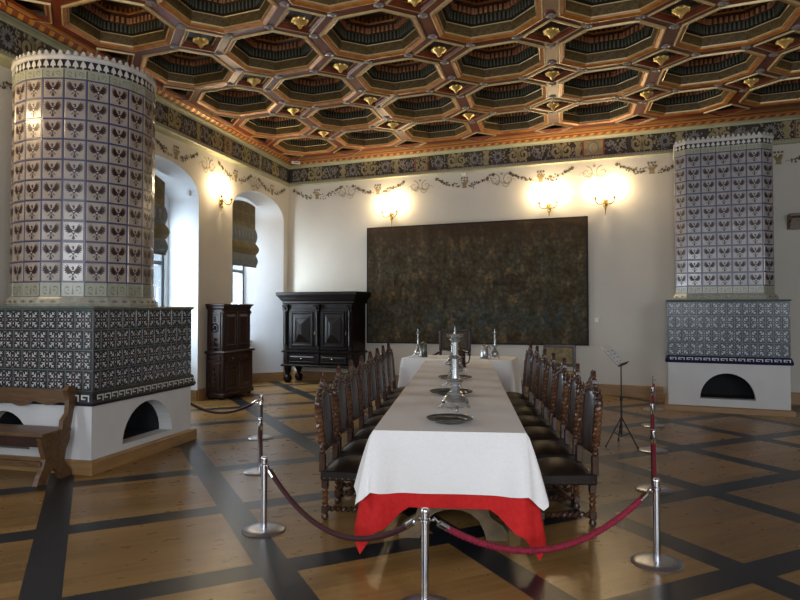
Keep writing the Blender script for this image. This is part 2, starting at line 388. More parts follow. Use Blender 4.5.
# ---------------------------------------------------------------- cornice and frieze
def off_corner(n):            # plan point at distance n from both lines meeting at the corner
    # CB + UB*a + NB*n = CB - VLc*b + NLc*n
    r = NLc * n - NB * n
    det = UB.x * VLc.y - UB.y * VLc.x
    a = (r.x * VLc.y - r.y * VLc.x) / det
    return CB + UB * a + NB * n
def strip(mb_, prof, m, pl=VMAX, pr=UMAX):
    rows = []
    for n_, z in prof:
        c = off_corner(n_)
        L = CB - VLc * pl + NLc * n_; R = CB + UB * pr + NB * n_
        rows.append([(L.x, L.y, z), (c.x, c.y, z), (R.x, R.y, z)])
    mb_.loft(rows, m, closed=False)
corn = MB()
strip(corn, [(-.75, 4.39), (.03, 4.39), (.055, 4.405), (.05, 4.435)], 'green_cream')
strip(corn, [(.05, 4.435), (.028, 4.445), (.028, 4.472), (.006, 4.48)], 'pale_band')
strip(corn, [(.008, 4.478), (.008, 4.79)], 'frieze_ground')
strip(corn, [(.008, 4.79), (.025, 4.793), (.03, 4.81), (.06, 4.83), (.09, 4.835), (.10, 4.87)], 'green_cream')
cornice = corn.build('trim_1', kind='structure')
strip_r = MB(); strip(strip_r, [(.10, 4.868), (.11, 4.85), (.18, 4.83), (.25, 4.85), (.26, 4.868)], 'rope_red')
# rope twist blocks
def along(L_, s0, n_, z, left):
    return (CB - VLc * s0 + NLc * n_ if left else CB + UB * s0 + NB * n_) + Vector((0, 0, z))
for left, s1 in ((True, 11.), (False, UMAX)):
    s = .3
    while s < s1:
        q = [along(0, s + a, n_, z, left) for a, n_, z in ((0, .105, 4.848), (.07, .105, 4.848), (.12, .18, 4.826), (.17, .255, 4.848), (.10, .255, 4.848), (.05, .18, 4.826))]
        strip_r.add([tuple(p) for p in q], [(0, 1, 2, 5), (5, 2, 3, 4)], 'rope_gilt'); s += .15
strip_r.build('rope_moulding', cornice)
dn = MB()
for left, s1 in ((True, 11.), (False, UMAX)):
    s = .08
    while s < s1:
        p = [along(0, s + a, n_, z, left) for a, n_, z in ((0, .032, 4.448), (.022, .032, 4.448), (.022, .032, 4.469), (0, .032, 4.469))]
        dn.poly([tuple(x) for x in p], 'olive_motif'); s += .05
dn.build('dentil_row', cornice)

# painted frieze ornaments
fz = MB()
def ribbon(mb_, P, pts, w, m):
    n = len(pts); L = []; R = []
    for i, p in enumerate(pts):
        a, b = pts[max(i - 1, 0)], pts[min(i + 1, n - 1)]
        dx, dz = b[0] - a[0], b[1] - a[1]; l = math.hypot(dx, dz) or 1
        ww = w * (1 - .55 * i / n) / 2
        L.append(P(p[0] - dz / l * ww, p[1] + dx / l * ww)); R.append(P(p[0] + dz / l * ww, p[1] - dx / l * ww))
    mb_.add(L + R, [(i, i + 1, i + 1 + n, i + n) for i in range(n - 1)], m)
def leaf(mb_, P, x, z, a, l, w, m):
    c, s_ = cos(a), sin(a)
    mb_.poly([P(x, z), P(x + l * .45 * c - w * s_, z + l * .45 * s_ + w * c), P(x + l * c, z + l * s_), P(x + l * .45 * c + w * s_, z + l * .45 * s_ - w * c)], m)
def spiral(cx, cz, r, a0, turns, k=1):
    n = 22; return [(cx + r * (1 - .85 * i / n) * cos(a0 + k * 2 * PI * turns * i / n), cz + r * (1 - .85 * i / n) * sin(a0 + k * 2 * PI * turns * i / n)) for i in range(n + 1)]
def frieze_unit(P, s, kind):
    zc = 4.645
    for q in range(26): leaf(fz, lambda a, b: P(a, b, .003), s + random.uniform(-.02, W_[kind]), zc + random.uniform(-.115, .115), random.uniform(0, 6.3), .05, .010, random.choice(('frieze_khaki', 'frieze_blue', 'grey_stone')))
    if kind == 'panel':      # dark framed pilaster panel
        for x in (s + .02, s + .30): fz.poly([P(x - .012, 4.52), P(x + .012, 4.52), P(x + .012, 4.77), P(x - .012, 4.77)], 'rope_red')
        fz.poly([P(s + .035, 4.525), P(s + .285, 4.525), P(s + .285, 4.765), P(s + .035, 4.765)], 'frieze_khaki')
        for k in range(26): leaf(fz, lambda a, b: P(a, b, .008), s + .16 + random.uniform(-.10, .10), zc + random.uniform(-.1, .1), random.uniform(0, 6.3), .05, .012, 'frieze_ground')
    elif kind == 'medal':
        fz.poly([P(s, 4.52), P(s + .40, 4.52), P(s + .40, 4.775), P(s, 4.775)], 'rope_red')
        fz.poly([P(s + .03, 4.535, .007), P(s + .37, 4.535, .007), P(s + .37, 4.76, .007), P(s + .03, 4.76, .007)], 'frieze_khaki')
        fz.poly([P(s + .2 + .105 * cos(t_), zc + .10 * sin(t_), .010) for t_ in [2 * PI * k / 20 for k in range(20)]], 'olive_motif')
        fz.poly([P(s + .2 + .085 * cos(t_), zc + .08 * sin(t_), .012) for t_ in [2 * PI * k / 20 for k in range(20)]], 'grey_stone')
        fz.poly([P(s + .2 + x, zc + z, .014) for x, z in ((-.03, -.07), (.04, -.07), (.03, -.03), (.04, .03), (0, .06), (-.035, .02), (-.045, -.01), (-.02, -.03))], 'frieze_khaki')
    elif kind == 'rose':
        for k in range(14): leaf(fz, P, s + .13, zc, 2 * PI * k / 14, .115, .02, 'frieze_blue')
        for k in range(8): leaf(fz, lambda a, b: P(a, b, .008), s + .13, zc, 2 * PI * k / 8, .05, .014, 'frieze_ground')
        for k in range(10): leaf(fz, P, s + random.choice((.0, .26)) + random.uniform(-.02, .02), zc + random.uniform(-.11, .11), random.uniform(0, 6.3), .05, .012, 'frieze_khaki')
    elif kind == 'scroll':
        for k in (-1, 1):
            ribbon(fz, P, spiral(s + .2 + k * .10, zc, .112, PI / 2, 1.4, k), .062, 'frieze_khaki')
            for q in range(7): leaf(fz, P, s + .2 + k * (.10 + .09 * cos(q)), zc + .09 * sin(q), q + .6, .06, .02, 'frieze_khaki')
        leaf(fz, P, s + .2, zc - .11, PI / 2, .2, .03, 'frieze_khaki')
    elif kind == 'vine':
        ribbon(fz, P, [(s + .02 * i, zc + .08 * sin(i * .55)) for i in range(17)], .03, 'frieze_blue')
        for k in range(16): leaf(fz, P, s + .02 + .02 * k, zc + .06 * sin(k * 2.1), random.uniform(0, 6.3), .07, .016, random.choice(('frieze_blue', 'frieze_khaki', 'frieze_blue')))
    elif kind == 'vase':
        fz.poly([P(s + x + .08, zc + z) for x, z in ((-.06, -.12), (.06, -.12), (.03, -.08), (.07, 0), (.03, .06), (.08, .12), (-.08, .12), (-.03, .06), (-.07, 0), (-.03, -.08))], 'frieze_khaki')
W_ = dict(panel=.32, medal=.40, rose=.27, scroll=.42, vine=.36, vase=.17)
seqB = [('vine', .12), ('scroll', .5), ('vine', .93), ('vase', 1.33), ('rose', 1.52), ('scroll', 1.83), ('rose', 2.3), ('vase', 2.6), ('vine', 2.75), ('panel', 3.10), ('rose', 3.5), ('scroll', 3.82), ('rose', 4.28), ('vase', 4.57), ('rose', 4.76), ('scroll', 5.1), ('vine', 5.56), ('scroll', 5.93), ('vase', 6.36), ('medal', 6.52), ('vine', 6.98), ('scroll', 7.38), ('rose', 7.84), ('vase', 8.13), ('rose', 8.32), ('scroll', 8.65), ('vine', 9.10), ('rose', 9.5), ('vase', 9.8), ('panel', 9.98)]
for left in (True, False):
    def P(s, z, n_=.005, left=left):
        return tuple(along(0, s, n_ + .008, 4.634 + (z - 4.645) * 1.2, left))
    if not left:
        for k, s in seqB: frieze_unit(P, s, k)
        s = 10.35
        while s < UMAX - .5:
            for k in ('rose', 'scroll'): frieze_unit(P, s, k); s += W_[k] + .04
    else:
        s = .15; i = 0; seq = ['vine', 'scroll', 'vine', 'vase', 'rose', 'scroll', 'rose', 'panel', 'scroll', 'rose', 'vase', 'vine', 'scroll', 'rose', 'panel']
        while s < 10.6: k = seq[i % len(seq)]; frieze_unit(P, s, k); s += W_[k] + .03; i += 1
fz.build('painted_frieze', cornice)

# painted garlands on the walls
def garlands(parent, cs, sgn, ang_):
    g = MB()
    Pp = lambda x, z: (sgn * x, -.004, z)
    for c in cs:
        zc = 4.15
        g.poly([Pp(c + x, zc + z) for x, z in ((-.05, -.09), (.05, -.09), (.035, -.04), (.07, .03), (-.07, .03), (-.035, -.04))], 'goldpaint')
        for k in range(9): leaf(g, Pp, c + random.uniform(-.08, .08), zc + .03 + random.uniform(-.02, .02), random.uniform(.4, 2.7), .06, .014, 'goldpaint')
        for k in (-1, 0, 1):
            for q in range(5): leaf(g, Pp, c + k * .055, zc + .115, 2 * PI * q / 5, .026, .012, 'leafpaint')
        for sd in (-1, 1):
            for k in range(34):
                t_ = random.random() ** .85; x = .11 + .5 * t_; zz = zc - .045 + .19 * t_ ** 1.6
                dens = .030 * (1 - t_) + .012
                leaf(g, Pp, c + sd * x + random.uniform(-dens, dens), zz + random.uniform(-dens, dens), random.uniform(0, 6.3), .058 - .018 * t_, .016, 'leafpaint')
            for q in range(6): leaf(g, Pp, c + sd * .60, zc + .135, q, .045, .014, 'leafpaint')
            for q in range(6): leaf(g, Pp, c + sd * .48, zc + .075, q, .035, .012, 'leafpaint')
            ribbon(g, Pp, [(c + sd * (.10 + .05 * i), zc - .045 + .19 * (i / 10) ** 1.6) for i in range(11)], .008, 'leafpaint')
        if c != cs[-1]:
            nx = cs[cs.index(c) + 1]; mx = (c + nx) / 2
            for sd in (-1, 1):
                w = min(.35, abs(nx - c) / 2 - .55)
                ribbon(g, Pp, spiral(mx + sd * .14, zc + .02, .12, PI / 2, 1.3, sd), .015, 'scrollpaint')
                ribbon(g, Pp, spiral(mx + sd * .07, zc - .06, .08, 0, 1., -sd), .013, 'scrollpaint')
                ribbon(g, Pp, [(mx + sd * (.03 + .02 * i), zc - .02 - .05 * sin(i * .5)) for i in range(14)], .013, 'scrollpaint')
            for q in range(5): leaf(g, Pp, mx, zc + .14, q * 1.26, .035, .01, 'scrollpaint')
    return g.build('painted_garland', parent)
garlands(wback, [.75, 2.25, 4.19, 5.73, 7.74, 9.75], 1, 0)
garlands(wleft, [.83, 2.36, 4.27, 6.1, 7.9, 9.7], -1, 0)

# ---------------------------------------------------------------- coffered ceiling
ZC = 4.87; S = 1.4; U0, V0 = .39, .77
NU, NV = 8, 8
ceil = frame('ceiling', (0, 0, 0), 0, 'structure')
def cl(p, q, z, o=Vector((0, 0, 0))):            # sheared lattice coordinates
    w = o + UB * p - VLc * q; return (w.x, w.y, z)
fb = MB(); a_, c_, d_ = .600, .285, .33
hs = S / 2
LO = CB
for i in range(NU):
    for j in range(NV):
        o = CB + UB * (U0 + S * (i + .5)) - VLc * (V0 + S * (j + .5))
        for k in range(4):
            ct, st = round(cos(k * PI / 2)), round(sin(k * PI / 2))
            R = lambda p, q: cl(p * ct - q * st, p * st + q * ct, ZC, o)
            fb.poly([R(a_, -c_), R(hs, -c_), R(hs, c_), R(a_, c_)], 'beam')
            fb.poly([R(a_, c_), R(hs, c_), R(hs, hs - d_)], 'beam')
            fb.poly([R(a_, c_), R(hs, hs - d_), R(hs - d_, hs), R(c_, a_)], 'beam')
            fb.poly([R(c_, a_), R(hs - d_, hs), R(c_, hs)], 'beam')
# border bands towards the cornice and plain ceiling behind
def slab(p0, p1, q0, q1, m='beam', z=ZC): fb.poly([cl(p0, q0, z, CB), cl(p1, q0, z, CB), cl(p1, q1, z, CB), cl(p0, q1, z, CB)], m)
ue, ve = U0 + S * NU, V0 + S * NV
slab(.2, UMAX + .5, .2, V0); slab(.2, U0, V0, VMAX); slab(ue, UMAX + .5, V0, VMAX); slab(U0, ue, ve, VMAX)
for a0, a1, mm in ((.26, .30, 'pale_gilt'), (.30, .385, 'orange_gilt'), (.44, .465, 'pale_gilt'), (.465, .56, 'orange_gilt'), (.58, .60, 'pale_gilt')):
    slab(.3, UMAX, a0, a1, mm, ZC - .006)
for a0, a1, mm in ((.26, .28, 'pale_gilt'), (.28, .34, 'orange_gilt')):
    slab(a0, a1, .3, VMAX, mm, ZC - .006)
slab(-.6, UMAX + .5, -.6, VMAX, 'coffer_dark', ZC + .62)
beams = fb.build('beam_grid', ceil)
# one coffer
def octring(s, z): 
    a2, c2 = a_ * s, c_ * s
    pts = [(a2, -c2), (a2, c2), (c2, a2), (-c2, a2), (-a2, c2), (-a2, -c2), (-c2, -a2), (c2, -a2)]
    return pts, z
cf = MB()
def oring(s, z): p, z = octring(s, z); return [cl(x, y, z) for x, y in p]
def rings(lst):
    for (s0, z0, m), (s1, z1, _) in zip(lst[:-1], lst[1:]):
        cf.loft([oring(s0, z0), oring(s1, z1)], m)
rings([(1.03, 0.0, 'pale_gilt'), (1.02, -.022, 'pale_gilt'), (1.0, -.024, 'orange_gilt'), (.935, -.006, 'orange_gilt'), (.925, .010, 'pale_gilt'), (.90, .004, 'pale_gilt'), (.895, .02, 'olive_wall'),
       (.875, .125, 'pale_gilt'), (.865, .135, 'coffer_dark'), (.80, .14, 'coffer_dark'), (.79, .235, 'olive_wall'), (.72, .24, 'olive_wall'), (.705, .30, 'coffer_brown'), (.60, .315, 'orange_gilt'),
       (.585, .335, 'coffer_brown'), (.56, .40, 'coffer_brown'), (.30, .42, 'orange_gilt'), (.28, .435, 'coffer_brown'), (.27, .50, 'coffer_dark'), (.02, .50, 'coffer_dark')])
def wallitems(s, z0, z1, n, wf, m, dep, arch):
    pts, _ = octring(s, 0)
    for k in range(8):
        A = Vector(pts[k]); B = Vector(pts[(k + 1) % 8]); L = (B - A).length; d = (B - A) / L; inn = Vector((-d.y, d.x)); inn = inn if inn.dot(-A) > 0 else -inn
        nn = n if k % 2 == 0 else max(3, int(n * L / (2 * c_ * s) + .5))
        for i in range(nn):
            c = A + d * L * (i + .5) / nn; w = L / nn * wf / 2
            q = [c - d * w, c + d * w, c + d * w * .7 + inn * dep, c - d * w * .7 + inn * dep]
            lo = z0; vs = [cl(p.x, p.y, z1) for p in q] + [cl(p.x, p.y, lo + (arch if t_ >= 2 else 0)) for t_, p in enumerate(q)]
            cf.add(vs, [(0, 1, 5, 4), (1, 2, 6, 5), (2, 3, 7, 6), (3, 0, 4, 7), (4, 5, 6, 7)], m)
wallitems(.80, .145, .235, 9, .50, 'baluster', .016, .0)
wallitems(.73, .240, .300, 7, .72, 'scallop', .03, -.014)
wallitems(.585, .335, .385, 5, .5, 'orange_gilt', .012, 0)
# centre rosette
T0 = cf.T
cf.T = Matrix.Identity(4)
for k in range(8):
    t0, t1 = 2 * PI * k / 8, 2 * PI * (k + 1) / 8
    cf.add([cl(0, 0, .43), cl(.13 * cos(t0), .13 * sin(t0), .49), cl(.15 * cos((t0 + t1) / 2), .15 * sin((t0 + t1) / 2), .47), cl(.13 * cos(t1), .13 * sin(t1), .49)], [(0, 1, 2, 3)], 'gold')
coffer = cf.build('coffer', ceil)
# diamond recess with a pendant boss
dm = MB()
def dring(r, z): return [cl(r, 0, z), cl(0, r, z), cl(-r, 0, z), cl(0, -r, z)]
for (r0, z0, m), (r1, z1) in zip([(.345, 0, 'pale_gilt'), (.335, -.02, 'pale_gilt'), (.315, -.018, 'beam'), (.27, .0, 'beam'), (.265, .035, 'pale_gilt'), (.235, .03, 'olive_wall'), (.22, .07, 'coffer_brown')],
                              [(.335, -.02), (.315, -.018), (.27, 0), (.265, .035), (.235, .03), (.22, .07), (.001, .075)]):
    dm.loft([dring(r0, z0), dring(r1, z1)], m)
diamond = dm.build('diamond_panel', ceil)
pb = MB()
pb.lathe([(.02, .075), (.055, .04), (.10, .02), (.112, -.005), (.095, -.03), (.07, -.05), (.045, -.075), (.03, -.10), (.022, -.118), (.002, -.135)], 'gold', 12)
for k in range(8):
    t_ = 2 * PI * k / 8
    pb.ball((.095 * cos(t_), .095 * sin(t_), -.004), .028, 'gold', 6, 4)
pb.v = [(a * .84, b * .84, c * .72) for a, b, c in pb.v]
boss = pb.build('pendant_boss', ceil)
dc = MB()
dc.lathe([(.056, 0), (.056, -.012), (.045, -.02), (.03, -.014), (.016, -.024), (.002, -.026)], 'disc', 12)
disc = dc.build('roundel', ceil)
first = {}
def put(src, loc):
    if src.name in first: o = src.copy(); col.objects.link(o)
    else: first[src.name] = 1; o = src
    o.location = loc; return o
for i in range(NU):
    for j in range(NV):
        if j > 6 : continue
        w = CB + UB * (U0 + S * (i + .5)) - VLc * (V0 + S * (j + .5)); put(coffer, (w.x, w.y, ZC))
for i in range(0, NU + 1):
    for j in range(0, 8):
        w = CB + UB * (U0 + S * i) - VLc * (V0 + S * j)
        put(diamond, (w.x, w.y, ZC))
        if i and j: put(boss, (w.x, w.y, ZC))
dcount = 0
cand = []
for i in range(1, NU):
    for j in range(1, 7):
        w = CB + UB * (U0 + S * i) - VLc * (V0 + S * j)
        for du, dv in ((.415, 0), (-.415, 0), (0, .415), (0, -.415)):
            q = w + UB * du - VLc * dv
            if q.y > 6 and abs(q.x / q.y) < .68: cand.append((q.y, q))
cand.sort(key=lambda t_: t_[0])
for y_, q in cand[:99]: put(disc, (q.x, q.y, ZC))
rest = MB()
for y_, q in cand[99:]: rest.lathe([(.056, 0), (.056, -.012), (.045, -.02), (.03, -.014), (.016, -.024), (.002, -.026)], 'disc', 10, (q.x, q.y, ZC))
if rest.v: rest.build('roundel_remainder', ceil, kind='stuff')

# ---------------------------------------------------------------- tiled stoves
EAGLE = []
for sd in (-1, 1):
    for tx, tz, w in ((.30, .40, .045), (.40, .34, .05), (.44, .22, .05), (.43, .09, .05), (.37, -.03, .045), (.27, -.12, .04)):
        bx, bz_ = .09, .02
        dx, dz = tx - bx, tz - bz_; l = math.hypot(dx, dz); px, pz = -dz / l * w, dx / l * w
        EAGLE.append([(sd * bx, bz_), (sd * (bx + dx * .6 + px), bz_ + dz * .6 + pz), (sd * tx, tz), (sd * (bx + dx * .6 - px), bz_ + dz * .6 - pz)])
    EAGLE.append([(sd * .05, -.07), (sd * .07, .10), (sd * .22, .22), (sd * .27, .05), (sd * .18, -.08)])
    EAGLE.append([(sd * .04, -.14), (sd * .15, -.22), (sd * .19, -.30), (sd * .10, -.25)])
EAGLE += [[(-.06, .06), (.06, .06), (.08, -.06), (0, -.2), (-.08, -.06)], [(-.04, .10), (.04, .12), (.05, .24), (0, .30), (-.10, .22), (-.03, .20)], [(0, -.16), (.08, -.36), (0, -.42), (-.08, -.36)]]
STAR = []
for k in range(4):
    def rt(p, a): return (p[0] * cos(a) - p[1] * sin(a), p[0] * sin(a) + p[1] * cos(a))
    a = PI / 4 + k * PI / 2
    STAR.append([rt(p, a) for p in ((.10, 0), (.30, .028), (.60, .012), (.60, -.012), (.30, -.028))])
    for sd in (-1, 1):
        STAR.append([rt(p, a) for p in ((.24, sd * .02), (.33, sd * .13), (.36, sd * .17), (.375, sd * .13), (.30, sd * .02))])
        STAR.append([rt(p, a) for p in ((.42, sd * .015), (.50, sd * .10), (.53, sd * .085), (.50, sd * .01))])
    a = k * PI / 2
    STAR.append([rt(p, a) for p in ((.13, 0), (.20, .035), (.27, 0), (.20, -.035))])
    for sd in (-1, 1): STAR.append([rt(p, a) for p in ((.36, 0), (.40, sd * .02), (.47, sd * .10), (.44, sd * .02))])
CEN = [[(.075, 0), (0, .075), (-.075, 0), (0, -.075)]]
class Seg:
    def __init__(s, p0, p1): s.p0 = Vector(p0); s.p1 = Vector(p1); s.L = (s.p1 - s.p0).length; s.d = (s.p1 - s.p0) / s.L; s.n = Vector((s.d.y, -s.d.x))
    def P(s, x, z, o=0.): w = s.p0 + s.d * x + s.n * o; return (w.x, w.y, z)
def panel(mb_, sg, x0, x1, z0, z1, m, o0=0., o1=.007, g=.006):
    a = [sg.P(x0 + g, z0 + g, o0), sg.P(x1 - g, z0 + g, o0), sg.P(x1 - g, z1 - g, o0), sg.P(x0 + g, z1 - g, o0)]
    h = g * 1.9
    b = [sg.P(x0 + h, z0 + h, o1), sg.P(x1 - h, z0 + h, o1), sg.P(x1 - h, z1 - h, o1), sg.P(x0 + h, z1 - h, o1)]
    mb_.add(a + b, [(4, 5, 6, 7)] + [(i, (i + 1) % 4, (i + 1) % 4 + 4, i + 4) for i in range(4)], m)
def motif(mb_, sg, cx, cz, sx, sz, polys, m, o, x0=-9, x1=99):
    for p in polys:
        if min(cx + q[0] * sx for q in p) < x0 or max(cx + q[0] * sx for q in p) > x1: continue
        mb_.poly([sg.P(cx + q[0] * sx, cz + q[1] * sz, o) for q in p], m)
TOOTH = [(-.42, 0), (.42, 0), (.42, .25), (.14, .35), (.32, .6), (0, 1), (-.32, .6), (-.14, .35), (-.42, .25)]
SPADE = [(-.1, 0), (.1, 0), (.1, .2), (.42, .25), (.3, .6), (0, 1), (-.3, .6), (-.42, .25), (-.1, .2)]
def stack(mb_, plan, prof, m, cap=False):      # plan: list of (x,y,nx,ny) ; prof: (offset,z)
    mb_.loft([[(x + nx * o, y + ny * o, z) for x, y, nx, ny in plan] for o, z in prof], m, caps=cap)
def plan_of(pts):
    n = len(pts); out = []
    for i in range(n):
        a, b, c = Vector(pts[i - 1]), Vector(pts[i]), Vector(pts[(i + 1) % n])
        d0, d1 = (b - a).normalized(), (c - b).normalized(); n0, n1 = Vector((d0.y, -d0.x)), Vector((d1.y, -d1.x))
        m_ = (n0 + n1); m_ = m_ / max(.3, m_.dot(n0)); out.append((b.x, b.y, m_.x, m_.y))
    return out
def stove(name, label, loc, rz, rect, base, tower_pts, tower_cols, tw, archs, wood, tile_m, night_m):
    st = thing(name, label, 'stove', loc, rz)
    x0, x1, y0, y1 = rect                       # base rectangle, front at y0 (smaller y), counter-clockwise
    zp0, zt0, zt1, ztop = base                  # plaster start, band bottom, tile bottom, top
    rows = 4; rh = (ztop - .035 - zt1) / rows
    pl = plan_of([(x0, y0), (x1, y0), (x1, y1), (x0, y1)])
    w = MB(); stack(w, pl, [(-.2, 0), (.055, 0), (.055, zp0 - .015), (.04, zp0), (-.2, zp0)], 'oak'); w.build('wooden_plinth', st)
    # plaster base : walls with arched firebox
    b = MB()
    faces = {'front': Seg((x0, y0), (x1, y0)), 'right': Seg((x1, y0), (x1, y1)), 'back': Seg((x1, y1), (x0, y1)), 'left': Seg((x0, y1), (x0, y0))}
    so = MB()
    for fn, sg in faces.items():
        ar = archs.get(fn); fo = .02
        if not ar: b.quad(sg.P(0, zp0, .0), sg.P(sg.L, zp0, .0), sg.P(sg.L, zt0, 0), sg.P(0, zt0, 0), 'white_plaster'); continue
        cx, r, az0, ah, depth = ar
        n = 18; pts = [(cx - r * cos(PI * k / n), az0 + ah * sin(PI * k / n)) for k in range(n + 1)]
        b.quad(sg.P(0, zp0), sg.P(pts[0][0], zp0), sg.P(pts[0][0], zt0), sg.P(0, zt0), 'white_plaster')
        b.quad(sg.P(pts[-1][0], zp0), sg.P(sg.L, zp0), sg.P(sg.L, zt0), sg.P(pts[-1][0], zt0), 'white_plaster')
        b.quad(sg.P(pts[0][0], zp0), sg.P(pts[-1][0], zp0), sg.P(pts[-1][0], az0), sg.P(pts[0][0], az0), 'white_plaster')
        for k in range(n): b.quad(sg.P(*pts[k]), sg.P(*pts[k + 1]), sg.P(pts[k + 1][0], zt0), sg.P(pts[k][0], zt0), 'white_plaster')
        n1 = len(pts); d1 = .17
        for k in range(n): b.quad(sg.P(*pts[k]), sg.P(*pts[k + 1]), sg.P(*pts[k + 1], -d1), sg.P(*pts[k], -d1), 'white_plaster')
        b.quad(sg.P(*pts[0]), sg.P(*pts[-1]), sg.P(*pts[-1], -d1), sg.P(*pts[0], -d1), 'white_plaster')
        for k in range(n): so.quad(sg.P(*pts[k], -d1), sg.P(*pts[k + 1], -d1), sg.P(*pts[k + 1], -depth), sg.P(*pts[k], -depth), 'firebox_black')
        so.poly([sg.P(*p, -depth) for p in pts], 'firebox_black'); so.quad(sg.P(*pts[0], -d1), sg.P(*pts[-1], -d1), sg.P(*pts[-1], -depth), sg.P(*pts[0], -depth), 'firebox_black')
    b.build('plaster_base', st)
    if so.v: so.build('firebox', st, label='black arched firebox')
    stack_band = MB()
    stack(stack_band, pl, [(-.02, zt0), (.03, zt0), (.045, zt0 + .03), (.03, zt0 + .07), (.025, zt1 - .02), (.01, zt1)], 'navy' if night_m == 'night_tile_b' else 'band_black')
    for fn, sg in faces.items():
        if fn == 'back': continue
        n = int(sg.L / .21); w_ = sg.L / n
        zc = (zt0 + zt1) / 2 + .01; hh = (zt1 - zt0)
        for k in range(n):
            cx = (k + .5) * w_
            for sd in (-1, 1):
                motif(stack_band, sg, cx + sd * w_ * .25, zc - .012, .155, hh * .95, [[(-.3, -.3), (.3, -.3), (.3, -.2), (-.3, -.2)], [(.3, -.3), (.4, -.3), (.4, .3), (.3, .3)], [(-.2, .2), (.3, .2), (.3, .3), (-.2, .3)], [(-.2, -.05), (-.1, -.05), (-.1, .2), (-.2, .2)], [(-.1, -.05), (.12, -.05), (.12, .05), (-.1, .05)]], 'pale_motif', .040)
    stack_band.build('border_band', st)
    # patterned tiles
    tb = MB(); tb.box(x0, x1, y0, y1, zt1, ztop - .03, 'green_joint')
    for fn, sg in faces.items():
        if fn == 'back': continue
        n = int(round(sg.L / .208)); w_ = sg.L / n
        for r in range(rows):
            z0 = zt1 + r * rh; off = 0 if (rows - 1 - r) % 2 == 0 else -.5
            for k in range(n + (1 if off else 0)):
                a = max(0, (k + off) * w_); e = min(sg.L, (k + off + 1) * w_)
                panel(tb, sg, a, e, z0, z0 + rh, night_m)
                cx = (k + off + .5) * w_
                motif(tb, sg, cx, z0 + rh / 2, w_ * .90, rh * .90, STAR, 'pale_motif', .010, a + .012, e - .012)
                motif(tb, sg, cx, z0 + rh / 2, w_ * .90, rh * .90, CEN, 'rose_motif', .010, a + .012, e - .012)
    tb.build('patterned_tile_body', st)
    tp = MB(); stack(tp, pl, [(-.1, ztop - .035), (.01, ztop - .035), (.025, ztop - .015), (.02, ztop), (-.1, ztop)], 'green_joint', cap=True); tp.build('ledge', st)
    # tower
    zb, ze0, ze1, zg, zk, zwh, ztip = tw
    plt = plan_of(tower_pts); n = len(tower_pts)
    ft = MB(); stack(ft, plt, [(.0, zb), (.05, zb), (.06, zb + .03), (.035, zb + .075), (.03, zb + .08), (.015, zb + .10), (0, zb + .10)], 'pale_band')
    segs = [Seg(tower_pts[i], tower_pts[(i + 1) % n]) for i in range(n)]
    for sg, nc in zip(segs, tower_cols):
        for k in range(nc * 2):
            motif(ft, sg, (k + .5) * sg.L / nc / 2, zb + .05, .09, .035, [[(-.4, 0), (0, .5), (.4, 0), (0, -.5)]], 'olive_motif', .058)
    ft.build('foot_moulding', st)
    bd = MB(); stack(bd, plt, [(0, zb + .09), (0, ze1 + .01)], 'blue_grout')
    ob = MB(); ob2 = MB()
    er = (ze1 - ze0) / 10
    scr = [[(-.46, -.25), (-.3, -.32), (-.12, -.1), (0, .28), (.12, -.1), (.3, -.32), (.46, -.25), (.3, -.12), (.14, .18), (0, .44), (-.14, .18), (-.3, -.12)]]
    scr0 = [[(-.44, -.2), (-.3, -.3), (-.15, -.05), (-.22, .05)], [(-.22, .05), (-.15, -.05), (0, .25), (0, .38)], [(.44, -.2), (.3, -.3), (.15, -.05), (.22, .05)], [(.22, .05), (.15, -.05), (0, .25), (0, .38)], [(-.08, -.3), (0, .1), (.08, -.3)]]
    scr = []
    for sd in (-1, 1):
        sp_ = [(sd * .22 + (.17 - .012 * q) * cos(-1.2 + sd * q * .55), (.33 - .024 * q) * sin(-1.2 + sd * q * .55)) for q in range(13)]
        for q in range(12):
            a_1, b_1 = sp_[q], sp_[q + 1]; scr.append([(a_1[0], a_1[1] - .045), (b_1[0], b_1[1] - .045), (b_1[0], b_1[1] + .045), (a_1[0], a_1[1] + .045)])
    scr.append([(-.04, -.35), (.04, -.35), (0, .35)])
    for sg, nc in zip(segs, tower_cols):
        if nc == 0: continue
        w_ = sg.L / nc
        for k in range(nc):
            cx = (k + .5) * w_
            for r in range(10):
                z0 = ze0 + r * er
                panel(bd, sg, k * w_, (k + 1) * w_, z0, z0 + er, tile_m, g=.0085)
                motif(bd, sg, cx, z0 + er / 2 - .002, w_ * .97, er * .98, EAGLE, 'eagle', .0095); motif(bd, sg, cx, z0 + er / 2 - .002, w_, er, [[(-.035, -.01), (.035, -.01), (.03, -.07), (-.03, -.07)]], 'pale_motif', .0115)
            panel(ob, sg, k * w_, (k + 1) * w_, zb + .10, ze0, 'green_band', 0, .009, .003); motif(ob, sg, cx, (zb + .10 + ze0) / 2, w_, (ze0 - zb - .1), scr, 'olive_motif', .0115)
            panel(ob2, sg, k * w_, (k + 1) * w_, ze1, zg, 'green_band', 0, .009, .003); motif(ob2, sg, cx, (ze1 + zg) / 2, w_, (zg - ze1), scr, 'olive_motif', .0115)
    bd.build('eagle_tile_tower', st); ob.build('lower_ornament_band', st); ob2.build('upper_ornament_band', st)
    cr = MB(); stack(cr, plt, [(0, zg), (.0, zk)], 'crown_black'); stack(cr, plt, [(-.02, zg - .008), (.015, zg - .008), (.015, zg + .004), (-.02, zg + .004)], 'green_band')
    stack(cr, plt, [(-.03, zk), (.010, zk), (.022, zk + .012), (.022, zwh - .01), (.012, zwh), (-.03, zwh)], 'crown_white')
